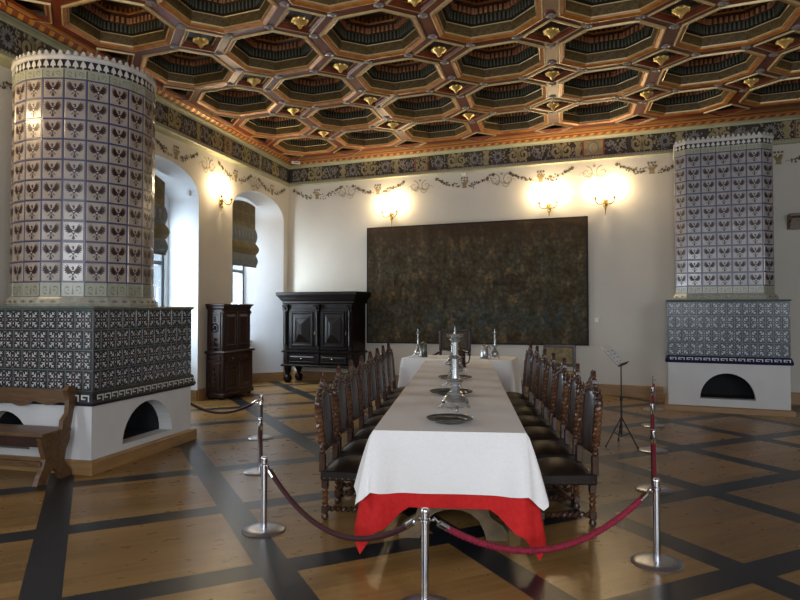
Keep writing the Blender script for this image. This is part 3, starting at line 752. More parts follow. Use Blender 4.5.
    for sg, nc in zip(segs, tower_cols):
        m_ = max(1, round(sg.L / .072)); w_ = sg.L / m_
        for k in range(m_):
            cx = (k + .5) * w_
            motif(cr, sg, cx, zg + .006, w_ * .98, (zk - zg) * .93, [SPADE], 'crown_white', .014)
            for oo, rev in ((.018, 0), (.002, 1)):
                p = [sg.P(cx + q[0] * w_ * .84, zwh + q[1] * (ztip - zwh), oo) for q in TOOTH]
                cr.poly(p[::-1] if rev else p, 'crown_white')
    cr.poly([(x, y, zwh - .01) for x, y, _, _ in plt], 'crown_white')
    cr.build('crenellated_crown', st)
    return st
# left stove: round tower. local x = NLc direction (toward room), y = away from camera. rotation -14.3 deg
RS = rad(-14.2); K = Vector((-2.992, 6.240, 0))          # near right corner of its tiled base
r_ = .72; nf = 21
cxl, cyl = -.845, .875
tp_ = [(cxl + r_ / cos(PI / nf) * cos(-PI / 2 + 2 * PI * (i + .35) / nf), cyl + r_ / cos(PI / nf) * sin(-PI / 2 + 2 * PI * (i + .35) / nf)) for i in range(nf)]
stove('round_tiled_stove', 'round tower tiled stove with eagle tiles on a square base, left, beside the wooden bench', K, RS,
      (-1.66, 0, 0, 1.71), (.13, .656, .796, 1.625), tp_, [1] * nf, (1.625, 1.874, 3.993, 4.09, 4.19, 4.24, 4.285),
      {'front': (1.66 - 1.04, .32, .2, .37, .62), 'right': (.89, .435, .19, .40, .62)}, 'oak', 'cream_tile', 'night_tile')
# right stove: chamfered tower; frame of the back wall
hx = .70; fx = .538; fd = 1.2
tp2 = [(-fx, -fd), (fx, -fd), (hx, -fd + .165), (hx, -.06), (-hx, -.06), (-hx, -fd + .165)]
loc = wb(8.82, 0)
stove('polygonal_tiled_stove', 'polygonal tower tiled stove with eagle tiles and blue base, right, against the back wall', loc, RB,
      (-.84, .84, -1.43, -.03), (.09, .755, .866, 1.742), tp2, [5, 1, 4, 6, 4, 1], (1.742, 1.959, 4.09, 4.175, 4.26, 4.31, 4.355),
      {'front': (.84, .383, .206, .40, .6)}, 'oak', 'cream_tile_b', 'night_tile_b')

# ---------------------------------------------------------------- tapestry
mb = MB()
NX, NZ = 46, 24; tw_, th_ = 4.60, 2.48
def tz(x, z):
    sag = -.03 * (x / tw_) ; return z
vs = []; 
for j in range(NZ + 1):
    for i in range(NX + 1):
        x = tw_ * i / NX; z = th_ * j / NZ
        y = -.035 - .012 * sin(x * 5.1) * (1 - z / th_) - .006 * sin(x * 13 + z)
        vs.append((x, y, z + .045 * (x / tw_) * (1 - z / th_)))
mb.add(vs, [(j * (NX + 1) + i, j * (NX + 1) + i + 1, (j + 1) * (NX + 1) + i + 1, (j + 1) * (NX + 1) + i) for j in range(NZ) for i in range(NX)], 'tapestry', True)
Pt = lambda x, z: (x, -.058 - .0 * z, z)
def blob(cx, cz, rx, rz, m, n=9):
    mb.poly([Pt(cx + rx * cos(2 * PI * k / n) * random.uniform(.7, 1.15), cz + rz * sin(2 * PI * k / n) * random.uniform(.7, 1.15)) for k in range(n)], m)
def tleaf(n, x0, x1, z0, z1, l, m):
    for k in range(n): leaf(mb, Pt, random.uniform(x0, x1), random.uniform(z0, z1), random.uniform(0, 6.3), l * random.uniform(.5, 1.2), l * .2, m)
tleaf(90, 1.3, 4.1, .38, .72, .11, 'tap_teal'); tleaf(30, .4, 4.1, .7, 1.0, .09, 'tap_teal'); tleaf(30, 1.4, 3.2, .38, .55, .09, 'tap_ochre')
tleaf(26, .25, 1.2, .8, 1.4, .10, 'tap_ochre'); tleaf(30, 1.1, 1.9, 1.0, 1.5, .10, 'tap_brown'); tleaf(24, 2.6, 3.4, .9, 1.5, .12, 'tap_brown'); tleaf(22, 3.5, 4.1, .5, 1.3, .10, 'tap_ochre')
tleaf(90, .2, 4.4, .06, .28, .07, 'tap_brown'); tleaf(40, .2, 4.4, .06, .28, .06, 'tap_ochre'); tleaf(30, 4.3, 4.5, .3, 2.2, .08, 'tap_brown'); tleaf(30, .08, .22, .2, 2.2, .08, 'tap_brown')
def horse(cx, cz, s, m, f=1):      # woven rider groups
    for P_ in ([(-.5, 0), (-.45, .3), (.3, .32), (.5, .6), (.68, .5), (.52, .3), (.42, .05), (.1, -.02)], [(-.45, .05), (-.35, .05), (-.42, -.5), (-.5, -.5)], [(.3, .05), (.4, .08), (.5, -.45), (.42, -.5)], [(-.1, .3), (.12, .3), (.1, .75), (0, .95), (-.1, .8)]):
        mb.poly([Pt(cx + f * p[0] * s, cz + p[1] * s) for p in P_], m)
horse(.6, 1.1, .34, 'tap_ochre'); horse(1.45, 1.15, .36, 'tap_brown', -1); horse(2.95, 1.2, .38, 'tap_brown'); horse(3.75, .8, .30, 'tap_ochre', -1)
for a, b in (((0, .0), (tw_, .045)), ):
    mb.quad((0, -.062, 0), (tw_, -.062, .045), (tw_, -.062, .075), (0, -.062, .03), 'tap_border')
mb.quad((0, -.062, th_ - .03), (tw_, -.062, th_ - .03), (tw_, -.062, th_), (0, -.062, th_), 'tap_border')
mb.quad((0, -.062, 0), (.025, -.062, 0), (.025, -.062, th_), (0, -.062, th_), 'tap_border'); mb.quad((tw_ - .03, -.062, .045), (tw_, -.062, .045), (tw_, -.062, th_), (tw_ - .03, -.062, th_), 'tap_border')
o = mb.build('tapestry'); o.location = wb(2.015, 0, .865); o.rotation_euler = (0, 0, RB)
tag(o, 'large dark woven tapestry of riders and foliage hanging on the back wall', 'tapestry')

# ---------------------------------------------------------------- wardrobe
wd = thing('carved_wardrobe', 'large black baroque wardrobe with two raised-panel doors standing in the back corner', 'wardrobe', wb(0, 0), RB)
W0, W1, D = .30, 1.97, .62
mb = MB(); mb.bbox(W0, W1, -D, -.03, .36, 1.72, 'black_wood'); mb.build('carcass', wd)
mb = MB()
def cprof(mb_, x0, x1, d, prof, m):
    p = plan_of([(x0, -d), (x1, -d), (x1, -.02), (x0, -.02)]); stack(mb_, p, prof, m, cap=True)
cprof(mb, W0, W1, D, [(.0, 1.70), (.03, 1.72), (.03, 1.76), (.06, 1.79), (.09, 1.84), (.12, 1.88), (.135, 1.90), (.135, 1.955), (.10, 1.96)], 'black_wood'); mb.build('cornice', wd)
mb = MB(); cprof(mb, W0, W1, D, [(.0, .36), (.05, .36), (.06, .385), (.03, .41), (0, .42)], 'black_wood'); cprof(mb, W0, W1, D, [(0, .655), (.04, .66), (.05, .68), (.02, .70), (0, .71)], 'black_wood'); mb.build('base_moulding', wd)
for x0, x1 in ((W0 + .13, W0 + .79), (W0 + .90, W1 - .13)):
    mb = MB(); mb.bbox(x0, x1, -D - .025, -D, .735, 1.60, 'black_wood', .008)
    def rp(i, y): return [(x0 + i, -D - y, .735 + i * 1.1), (x1 - i, -D - y, .735 + i * 1.1), (x1 - i, -D - y, 1.60 - i * 1.1), (x0 + i, -D - y, 1.60 - i * 1.1)]
    mb.loft([rp(.05, .025), rp(.06, .045), rp(.085, .045), rp(.10, .03), rp(.13, .03), rp(.15, .035), rp(.19, .06), rp(.195, .05), rp(.29, .115)], 'black_wood'); mb.poly(rp(.29, .115), 'black_wood')
    dr = mb.build('door', wd)
    k = MB(); k.box(x1 - .03, x1 - .015, -D - .03, -D - .024, 1.05, 1.13, 'brass'); k.build('key_plate', dr)
    mb = MB(); mb.bbox(x0 - .02, x1 + .02, -D - .02, -D, .43, .64, 'black_wood')
    def rq(i, y): return [(x0 + i, -D - y, .45 + i), (x1 - i, -D - y, .45 + i), (x1 - i, -D - y, .62 - i), (x0 + i, -D - y, .62 - i)]
    mb.loft([rq(.0, .02), rq(.01, .035), rq(.03, .03), rq(.055, .045)], 'black_wood'); mb.poly(rq(.055, .045), 'black_wood')
    d = mb.build('drawer', wd); k = MB(); k.ball(((x0 + x1) / 2, -D - .06, .535), .016, 'brass'); k.build('knob', d)
for x in (W0 + .06, (W0 + W1) / 2 + .005, W1 - .06):
    mb = MB(); mb.bbox(x - .045, x + .045, -D - .03, -D, .72, 1.70, 'black_wood'); mb.lathe([(.035, .82), (.038, .84), (.03, .86), (.033, 1.1), (.028, 1.45), (.036, 1.48), (.03, 1.5), (.04, 1.55)], 'black_wood', 12, (x, -D - .035, 0))
    mb.prism([(x - .055, 1.55), (x + .055, 1.55), (x + .07, 1.69), (x - .07, 1.69)], -D - .07, -D, 'black_wood'); mb.ball((x, -D - .075, 1.61), .03, 'black_wood')
    mb.bbox(x - .05, x + .05, -D - .04, -D, .42, .655, 'black_wood')
    for q in range(5): mb.ball((x + (-.045 + .0225 * q), -D - .075, 1.66), .02, 'black_wood', 7, 5)
    for q in range(3): mb.ball((x, -D - .045, 1.50 - .05 * q), .024 - .004 * q, 'black_wood', 7, 5)
    mb.build('pilaster', wd)
for x in (W0 + .06, W1 - .06):
    for y in (-D + .05, -.12):
        mb = MB(); mb.lathe([(.03, .0), (.06, .01), (.085, .06), (.09, .10), (.07, .15), (.035, .18), (.05, .20), (.05, .23), (.075, .27), (.08, .36)], 'black_wood', 14, (x, y, 0)); mb.build('bun_foot', wd)

# ---------------------------------------------------------------- small cabinet by the pier
cb = thing('carved_cabinet', 'narrow dark two-tier carved cabinet between the window niches, left of the black wardrobe', 'cabinet', wl(3.36, 0), RL)
CD, CL = .36, 1.05
mb = MB(); mb.bbox(0, CL, -CD, -.015, .06, .80, 'dark_wood'); mb.build('lower_case', cb)
mb = MB(); mb.bbox(.03, CL - .06, -CD + .03, -.015, .80, 1.62, 'dark_wood'); mb.build('upper_case', cb)
def cp2(x0, x1, d, prof, nm):
    m_ = MB(); p = plan_of([(x0, -d), (x1, -d), (x1, -.012), (x0, -.012)]); stack(m_, p, prof, 'dark_wood', cap=True); m_.build(nm, cb)
cp2(0, CL, CD, [(0, .80), (.03, .805), (.035, .83), (.02, .85), (-.01, .855)], 'middle_ledge'); cp2(.03, CL - .06, CD - .03, [(0, 1.585), (.015, 1.61), (.02, 1.64), (.045, 1.66), (.05, 1.685), (.0, 1.69)], 'cornice')
cp2(0, CL, CD, [(0, .04), (.02, .04), (.02, .09), (0, .11)], 'base_moulding')
# carved end panels (face x = 0)
mb = MB(); T_ = Matrix(((0, 1, 0, 0), (1, 0, 0, 0), (0, 0, 1, 0), (0, 0, 0, 1)))
def endpanel(x, ya, yb, za, zb, nm, ros):
    m_ = MB()
    def rr(i, o): return [(x - o, ya + i, za + i), (x - o, yb - i, za + i), (x - o, yb - i, zb - i), (x - o, ya + i, zb - i)]
    m_.loft([rr(0, 0), rr(.005, .018), rr(.03, .018), rr(.04, .006)], 'dark_wood'); m_.poly(rr(.04, .006), 'dark_wood')
    yc, zc = (ya + yb) / 2, (za + zb) / 2
    if ros:
        for r0, r1 in ((.075, .055), (.035, .005)):
            ring = lambda r, o: [(x - o, yc + r * cos(2 * PI * k / 16), zc + .04 + 1.15 * r * sin(2 * PI * k / 16)) for k in range(16)]
            m_.loft([ring(r0, .006), ring((r0 + r1) / 2, .028), ring(r1, .008)], 'dark_wood')
        for k in range(6): m_.ball((x - .012, yc, zb - .1 - .03 * k if k < 3 else za + .05 + .03 * (k - 3)), .014, 'dark_wood', 6, 4)
    else:
        for k in range(4): m_.ball((x - .012, yc, za + .12 + .09 * k), .028 - .004 * abs(k - 1.5), 'dark_wood', 8, 5, 1.3)
    m_.build(nm, cb)
endpanel(.03, -CD + .075, -.06, .90, 1.54, 'upper_end_panel', True)
endpanel(0, -CD + .06, -.06, .15, .64, 'lower_end_panel', False)
endpanel(0, -CD + .05, -.05, .67, .78, 'frieze_panel', False)
for x, za, zb in ((.03, .86, 1.58), (CL - .09, .86, 1.58)):
    m_ = MB(); m_.lathe([(.02, za), (.028, za + .05), (.018, za + .1), (.024, za + .35), (.016, zb - .12), (.03, zb - .08), (.028, zb)], 'dark_wood', 10, (x + .01, -CD + .035, 0)); m_.ball((x + .01, -CD + .02, zb - .05), .035, 'dark_wood'); m_.build('corner_column', cb)
for (x0, x1, za, zb) in ((.08, .49, .90, 1.56), (.51, .93, .90, 1.56), (.06, .52, .14, .62), (.54, 1.0, .14, .62)):
    yy = -CD + (.03 if za > .8 else 0); m_ = MB()
    def rr(i, o): return [(x0 + i, yy - o, za + i), (x1 - i, yy - o, za + i), (x1 - i, yy - o, zb - i), (x0 + i, yy - o, zb - i)]
    m_.loft([rr(0, 0), rr(.006, .016), rr(.05, .016), rr(.06, .005), rr(.10, .02)], 'dark_wood'); m_.poly(rr(.10, .02), 'dark_wood')
    dr = m_.build('door', cb); k = MB(); k.ball((x1 - .025 if x0 < .3 else x0 + .025, yy - .025, (za + zb) / 2), .011, 'brass', 8, 5); k.build('knob', dr)
for x0 in (.06, .54):
    m_ = MB(); m_.bbox(x0, x0 + .46, -CD - .015, -CD, .66, .78, 'dark_wood'); d = m_.build('drawer', cb); k = MB(); k.ball((x0 + .23, -CD - .022, .72), .011, 'brass', 8, 5); k.build('knob', d)
for x in (.05, CL - .05):
    for y in (-CD + .05, -.08):
        m_ = MB(); m_.lathe([(.03, 0), (.042, .02), (.04, .045), (.025, .065)], 'dark_wood', 12, (x, y, 0)); m_.build('foot', cb)

# ---------------------------------------------------------------- sconces
def sconce():
    t = thing('wall_sconce', '', 'wall lamp', (0, 0, 0), 0, 'brass candle sconces')
    m_ = MB(); m_.lathe([(.03, -.10), (.045, -.06), (.05, 0), (.035, .05), (.02, .09)], 'brass', 12, (0, -.012, 0)); 
    m_.tube([(0, -.02, -.05), (0, -.05, -.07), (0, -.07, -.03), (0, -.075, .04)], .011, 'brass', 8); m_.ball((0, -.05, -.11), .02, 'brass', 8, 6, 1.5); m_.lathe([(.004, -.26), (.008, -.2), (.014, -.12)], 'brass', 8, (0, -.03, 0)); m_.build('backplate', t)
    for sd in (-1, 1):
        m_ = MB(); m_.tube([(0, -.07, -.01), (sd * .05, -.10, -.055), (sd * .12, -.13, -.055), (sd * .165, -.14, -.01), (sd * .17, -.14, .035)], .009, 'brass', 8)
        m_.tube([(0, -.07, 0), (sd * .03, -.09, .02), (sd * .06, -.10, .0), (sd * .055, -.10, -.025)], .006, 'brass', 6); m_.build('arm', t)
        m_ = MB(); m_.lathe([(.008, .03), (.034, .04), (.036, .046), (.012, .05), (.018, .06), (.018, .075), (.002, .075)], 'brass', 12, (sd * .17, -.14, 0)); m_.build('drip_pan', t)
        m_ = MB(); m_.lathe([(.011, .07), (.011, .15), (.002, .152)], 'wax', 10, (sd * .17, -.14, 0)); cdl = m_.build('candle', t)
        m_ = MB(); m_.lathe([(.006, .152), (.013, .17), (.012, .19), (.004, .215), (.001, .225)], 'bulb', 10, (sd * .17, -.14, 0)); m_.build('bulb', cdl)
    return t
sc0 = sconce()
spots = [(wb(2.58, 0, 3.60), RB, 'brass two-armed candle sconce above the left end of the tapestry'),
         (wb(5.89, 0, 3.58), RB, 'brass two-armed candle sconce above the right end of the tapestry'),
         (wb(6.93, 0, 3.60), RB, 'brass two-armed candle sconce right of the tapestry, toward the stove'),
         (wl(2.92, 0, 3.59), RL, 'brass two-armed candle sconce on the pier between the window niches'),
         (wl(8.9, 0, 3.59), RL, 'brass two-armed candle sconce on the left wall nearest the camera')]
WATT = 15
for i, (l, r, lab) in enumerate(spots):
    t = sc0 if i == 0 else dup(sc0); t.location = l; t.rotation_euler = (0, 0, r); t['label'] = lab
    for sd in (-1, 1):
        ld = bpy.data.lights.new('candle_light', 'POINT'); ld.energy = WATT; ld.color = (1, .76, .44); ld.shadow_soft_size = .03
        lo = bpy.data.objects.new('candle_light', ld); col.objects.link(lo)
        lo.location = Vector(l) + Matrix.Rotation(r, 3, 'Z') @ Vector((sd * .17, -.15, .25))

# ---------------------------------------------------------------- roman blinds
def blind(name_lab, v0, v1, zb, arch):
    t = thing('roman_blind', name_lab, 'window blind', CB, RL, 'roman blinds in the window niches')
    y = .35; m_ = MB()
    def zt(v): c = (arch[0] + arch[1]) / 2; h = (arch[1] - arch[0]) / 2 * .82; q = max(0, 1 - ((v - c) / h) ** 2); return SP - .12 + RISE * .9 * math.sqrt(q)
    n = 12
    folds = [(zb + .24, .03, 'blind_blue', 0), (zb + .50, .06, 'blind_gold', 1), (zb + .80, .025, 'blind_blue', 2)]
    # flat upper cloth
    for k in range(n):
        a, b = v0 + (v1 - v0) * k / n, v0 + (v1 - v0) * (k + 1) / n
        m_.quad((-a, y, zb + .80), (-b, y, zb + .80), (-b, y, zt(b)), (-a, y, zt(a)), 'blind_khaki')
    for cx in range(int((v1 - v0) / .25)):
        for cz in range(4):
            X, Z = v0 + .14 + cx * .25, zb + 1.0 + cz * .22
            if Z > zt(X) - .08: continue
            pts = lambda r: [(-X + r * cos(2 * PI * q / 14), y - .004, Z + r * sin(2 * PI * q / 14)) for q in range(14)]
            m_.loft([pts(.085), pts(.06)], 'blind_olive'); m_.poly(pts(.025), 'blind_olive')
    m_.build('shade_cloth', t)
    zs = zb
    for i, (z1, bulge, mm, _) in enumerate(folds):
        f = MB(); rows = []
        K_ = 7
        for k in range(K_ + 1):
            u = k / K_; z = zs + (z1 - zs) * u; yy = y - .02 - bulge * sin(PI * u) * 1.2
            ex = .03 * sin(PI * u)
            rows.append([(-(v0 - ex) + (-(v1 + ex) + (v0 - ex)) * q / 10, yy + .01 * sin(q * 2.1 + i), z) for q in range(11)])
        f.loft(rows, mm, closed=False, smooth=True)
        if mm == 'blind_blue':
            for q in range(int((v1 - v0) / .14) if i == 2 else 0): X = v0 + .07 + q * .14; f.poly([(-X - .04, y - .035 - bulge, zs + .08), (-X + .04, y - .035 - bulge, zs + .08), (-X + .04, y - .03 - bulge * 1.2, zs + .19), (-X, y - .03 - bulge * 1.2, zs + .24), (-X - .04, y - .03 - bulge * 1.2, zs + .19)], 'frieze_blue')
        f.build('fold', t); zs = z1
    bt = MB(); bt.box(-v1, -v0, y - .035, y - .015, zb - .02, zb + .005, 'blind_olive'); bt.build('bottom_bar', t)
    return t
blind('khaki patterned roman blind in the niche behind the narrow cabinet, near the room corner', .92, 2.1, 2.50, NICHES[0])
blind('khaki patterned roman blind in the niche half hidden behind the round tiled stove', 4.07, 5.45, 2.52, NICHES[1])

# small wall fittings
m_ = MB(); m_.bbox(-.04, .04, -.014, 0, -.04, .04, 'white_plastic', .003); m_.box(-.02, .02, -.018, -.014, -.028, .028, 'white_plastic')
o = m_.build('light_switch'); o.location = wb(6.76, 0, 1.39); o.rotation_euler = (0, 0, RB); tag(o, 'white light switch on the back wall right of the tapestry', 'switch')
m_ = MB(); m_.bbox(-.035, .035, -.10, -.02, -.025, .03, 'white_plastic', .005); m_.box(-.012, .012, -.03, 0, -.01, .01, 'white_plastic'); m_.lathe([(.022, 0), (.024, .012), (.015, .016)], 'black_metal', 10, (0, -.06, .028))
o = m_.build('security_camera'); o.location = wb(4.19, 0, 4.33); o.rotation_euler = (0, 0, RB); tag(o, 'tiny white security camera above the painted garland on the back wall', 'camera')
m_ = MB(); m_.bbox(-.09, .09, -.05, .05, -.05, 0, 'white_plastic', .008); m_.box(-.06, .06, -.055, -.05, -.035, -.02, 'ink')
p_ = off_corner(.34); o = m_.build('motion_sensor'); o.location = (p_.x, p_.y, ZC - .005); o.rotation_euler = (0, 0, rad(20)); tag(o, 'small white sensor box under the ceiling edge in the far left corner', 'sensor')
for v, z, lab in ((3.60, 3.62, 'tiny white window catch on the reveal of the niche nearer the stove'), (.25, 3.42, 'tiny white window catch on the reveal of the niche by the room corner')):
    m_ = MB(); m_.bbox(-.025, .025, -.03, .03, -.05, .05, 'white_plastic', .006); m_.tube([(0, 0, .04), (.03, -.02, .06), (.03, -.03, .0)], .006, 'white_plastic', 6)
    o = m_.build('blind_cord_catch'); o.location = wl(v + .045, -.17, z); o.rotation_euler = (0, 0, RL); tag(o, lab, 'catch')
sh = thing('wooden_wall_shelf', 'dark wooden wall shelf at the right edge, high beside the polygonal stove', 'shelf', wb(9.86, 0, 2.93), RB)
m_ = MB(); m_.bbox(0, 1.0, -.25, 0, .20, .25, 'bench_wood'); m_.build('shelf_board', sh)
m_ = MB(); m_.box(.0, 1.0, -.03, 0, 0, .2, 'bench_wood'); m_.box(.02, .98, -.05, -.03, .03, .06, 'dark_wood'); m_.build('back_board', sh)
for x in (.0, .5, .96):
    m_ = MB(); m_.prism([(-.22, .20), (-.2, .15), (-.1, .12), (-.05, .02), (-.03, .02), (-.03, .20)], x, x + .04, 'bench_wood', 'x'); m_.build('bracket', sh)

# ---------------------------------------------------------------- bench
bn = thing('wooden_bench', 'carved wooden bench with plank seat in front of the round tiled stove', 'bench', K, RS)
xr = -.14
m_ = MB(); m_.bbox(xr - 1.33, xr - .005, -.46, -.09, .425, .46, 'bench_wood', .008); m_.build('seat', bn)
m_ = MB(); m_.bbox(xr - 1.33, xr - .05, -.43, -.39, .15, .20, 'bench_wood'); m_.bbox(xr - 1.33, xr - .05, -.42, -.40, .33, .425, 'dark_wood'); m_.build('front_rail', bn)
top = [(xr - 1.35, .815), (xr - .02, .825), (xr - .02, .675)] + [(xr - .05 - 1.28 * k / 24, .68 + .018 * sin(k * 1.05) - (.02 if 8 < k < 16 else 0)) for k in range(1, 25)] + [(xr - 1.35, .68)]
m_ = MB(); m_.prism(top, -.10, -.06, 'bench_wood'); m_.build('backrest', bn)
for xx in (xr - .065, xr - 1.32):
    prof = [(-.50, 0), (-.40, 0), (-.36, .07), (-.30, .12), (-.24, .07), (-.20, 0), (-.07, 0), (-.10, .08), (-.17, .16), (-.15, .26), (-.10, .36), (-.10, .44), (-.07, .56), (-.05, .65), (-.0, .70), (-.0, .78), (-.04, .83), (-.12, .865), (-.15, .82), (-.12, .73), (-.13, .60), (-.19, .54), (-.20, .46), (-.46, .42), (-.43, .3), (-.40, .22), (-.42, .15), (-.46, .09)]
    m_ = MB(); m_.prism(prof, xx, xx + .05, 'bench_wood', 'x'); o = m_.build('end_board', bn)

# ---------------------------------------------------------------- tables
TA = rad(5.7); TY = Vector((sin(TA), cos(TA), 0)); TX = Vector((cos(TA), -sin(TA), 0))
T0p = Vector((.318, 4.19, 0)); RT = -TA; LT = 5.76; HWt = .485; ZT = .80
def tpt(x, y, z=0): return T0p + TX * x + TY * y + Vector((0, 0, z))
tb = thing('trestle_table', 'long wooden trestle table under the white cloth, with arched trestle ends', 'table', T0p, RT)
m_ = MB(); m_.bbox(-HWt + .02, HWt - .02, .02, LT - .02, ZT - .062, ZT - .026, 'trestle_wood'); m_.build('tabletop', tb)
def trestle(y):
    half = [(0, .73), (.33, .73), (.33, .66), (.24, .60), (.20, .48), (.24, .36), (.27, .26), (.30, .16), (.40, .10), (.44, .05), (.44, 0), (.27, 0), (.25, .06), (.21, .13), (.14, .18), (.07, .20), (0, .205)]
    pts = half + [(-x, z) for x, z in reversed(half[1:-1])]
    q = MB(); q.prism([(x * .86 + .02, z) for x, z in pts], y, y + .06, 'trestle_wood'); q.build('trestle', tb)
for y in (.30, LT / 2, LT - .4): trestle(y)
m_ = MB(); m_.bbox(-.05, .05, .32, LT - .36, .22, .30, 'trestle_wood'); m_.build('stretcher', tb)

def sm(t_): t_ = max(0, min(1, t_)); return t_ * t_ * (3 - 2 * t_)
def cloth(name, label, m, hw, L, z, drop, cornerL, flare, wave, lmode, loc, rz, topz=True, seed=0, cw=.24, fold=.02, pw=1.6):
    rnd = random.Random(seed)
    st = []      # stations: (x,y, dx,dy, len, cornerness)
    def edge(x0, y0, x1, y1, dx, dy):
        n = max(4, int(math.hypot(x1 - x0, y1 - y0) / .05)); E_ = math.hypot(x1 - x0, y1 - y0)
        for k in range(n + 1):
            t_ = k / n; d_ = min(t_, 1 - t_) * E_
            cn = 1 - sm(d_ / cw)
            st.append((x0 + (x1 - x0) * t_, y0 + (y1 - y0) * t_, dx, dy, drop + (cornerL * .80 - drop) * cn ** pw, cn))
    def corner(x, y, a0, a1):
        for k in range(1, 8):
            a = a0 + (a1 - a0) * k / 8; st.append((x, y, cos(a), sin(a), cornerL * (.80 + .20 * (1 - abs(k - 4) / 4)), 1.))
    edge(-hw, 0, hw, 0, 0, -1); corner(hw, 0, -PI / 2, 0)
    edge(hw, 0, hw, L, 1, 0); corner(hw, L, 0, PI / 2)
    edge(hw, L, -hw, L, 0, 1); corner(-hw, L, PI / 2, PI)
    edge(-hw, L, -hw, 0, -1, 0); corner(-hw, 0, PI, 1.5 * PI)
    R_ = 12; rings_ = []
    for r in range(R_ + 1):
        t_ = r / R_; ring = []
        for i, (x, y, dx, dy, ln, cn) in enumerate(st):
            lf = ln if not lmode else ln
            out = .006 + (flare * cn + .012) * (t_ ** .8) + fold * (t_) * sin(i * .9 + 2 * sin(i * .23)) * (.35 + cn)
            if r == 0: out = 0
            dz = lf * (t_ if t_ > .05 else t_)
            ring.append((x + dx * out, y + dy * out, z - dz * math.sqrt(max(.2, 1 - (flare * cn * .6) ** 2)) - (.004 if r else 0)))
        rings_.append(ring)
    q = MB(); q.loft(rings_, m, smooth=True)
    if topz:
        ny = int(L / .06); nx = 10; vs = []
        for j in range(ny + 1):
            for i in range(nx + 1):
                y = L * j / ny; x = -hw + 2 * hw * i / nx
                e_ = min(1, min(i, nx - i) / 1.5) * min(1, min(j, ny - j) / 2)
                ww = wave * sm((y - .9) / 1.2) * sin(2 * PI * y / .70 + .5 * sin(x * 2.2)) * e_ + .0015 * sin(x * 9 + y * 3) * e_
                vs.append((x, y, z + ww))
        q.add(vs, [(j * (nx + 1) + i, j * (nx + 1) + i + 1, (j + 1) * (nx + 1) + i + 1, (j + 1) * (nx + 1) + i) for j in range(ny) for i in range(nx)], m, True)
    o = q.build(name, ang=60); o.location = loc; o.rotation_euler = (0, 0, rz); tag(o, label, 'tablecloth')
    return o
cloth('white_tablecloth', 'long white tablecloth draped over the long table, lying on a red one', 'cloth', HWt + .012, LT, ZT, .395, .46, .115, .017, 0, T0p, RT, seed=1, cw=.20, fold=.016)
cloth('red_tablecloth', 'red under-cloth showing below the white tablecloth hem of the long table', 'red_cloth', HWt - .012, LT - .05, ZT - .008, .486, .775, .125, 0, 0, T0p + TY * .024, RT, topz=False, seed=2, cw=.21, fold=.006, pw=.8)
# head table
HP = Vector((.875, 10.17, 0)); HA = rad(-17)
ht = thing('head_table', 'cross table under a white cloth at the far end of the long table', 'table', HP, HA)
m_ = MB(); m_.bbox(-.86, .86, .02, .78, .75, .79, 'trestle_wood'); m_.build('tabletop', ht)
for x in (-.78, .78):
    for y in (.1, .7): m_ = MB(); m_.bbox(x - .04, x + .04, y - .04, y + .04, 0, .75, 'trestle_wood'); m_.build('leg', ht)
cloth('white_tablecloth', 'white tablecloth over the cross table in front of the tapestry', 'cloth', .885, .80, ZT, .70, .74, .05, 0, 0, HP, HA, seed=3, cw=.1)

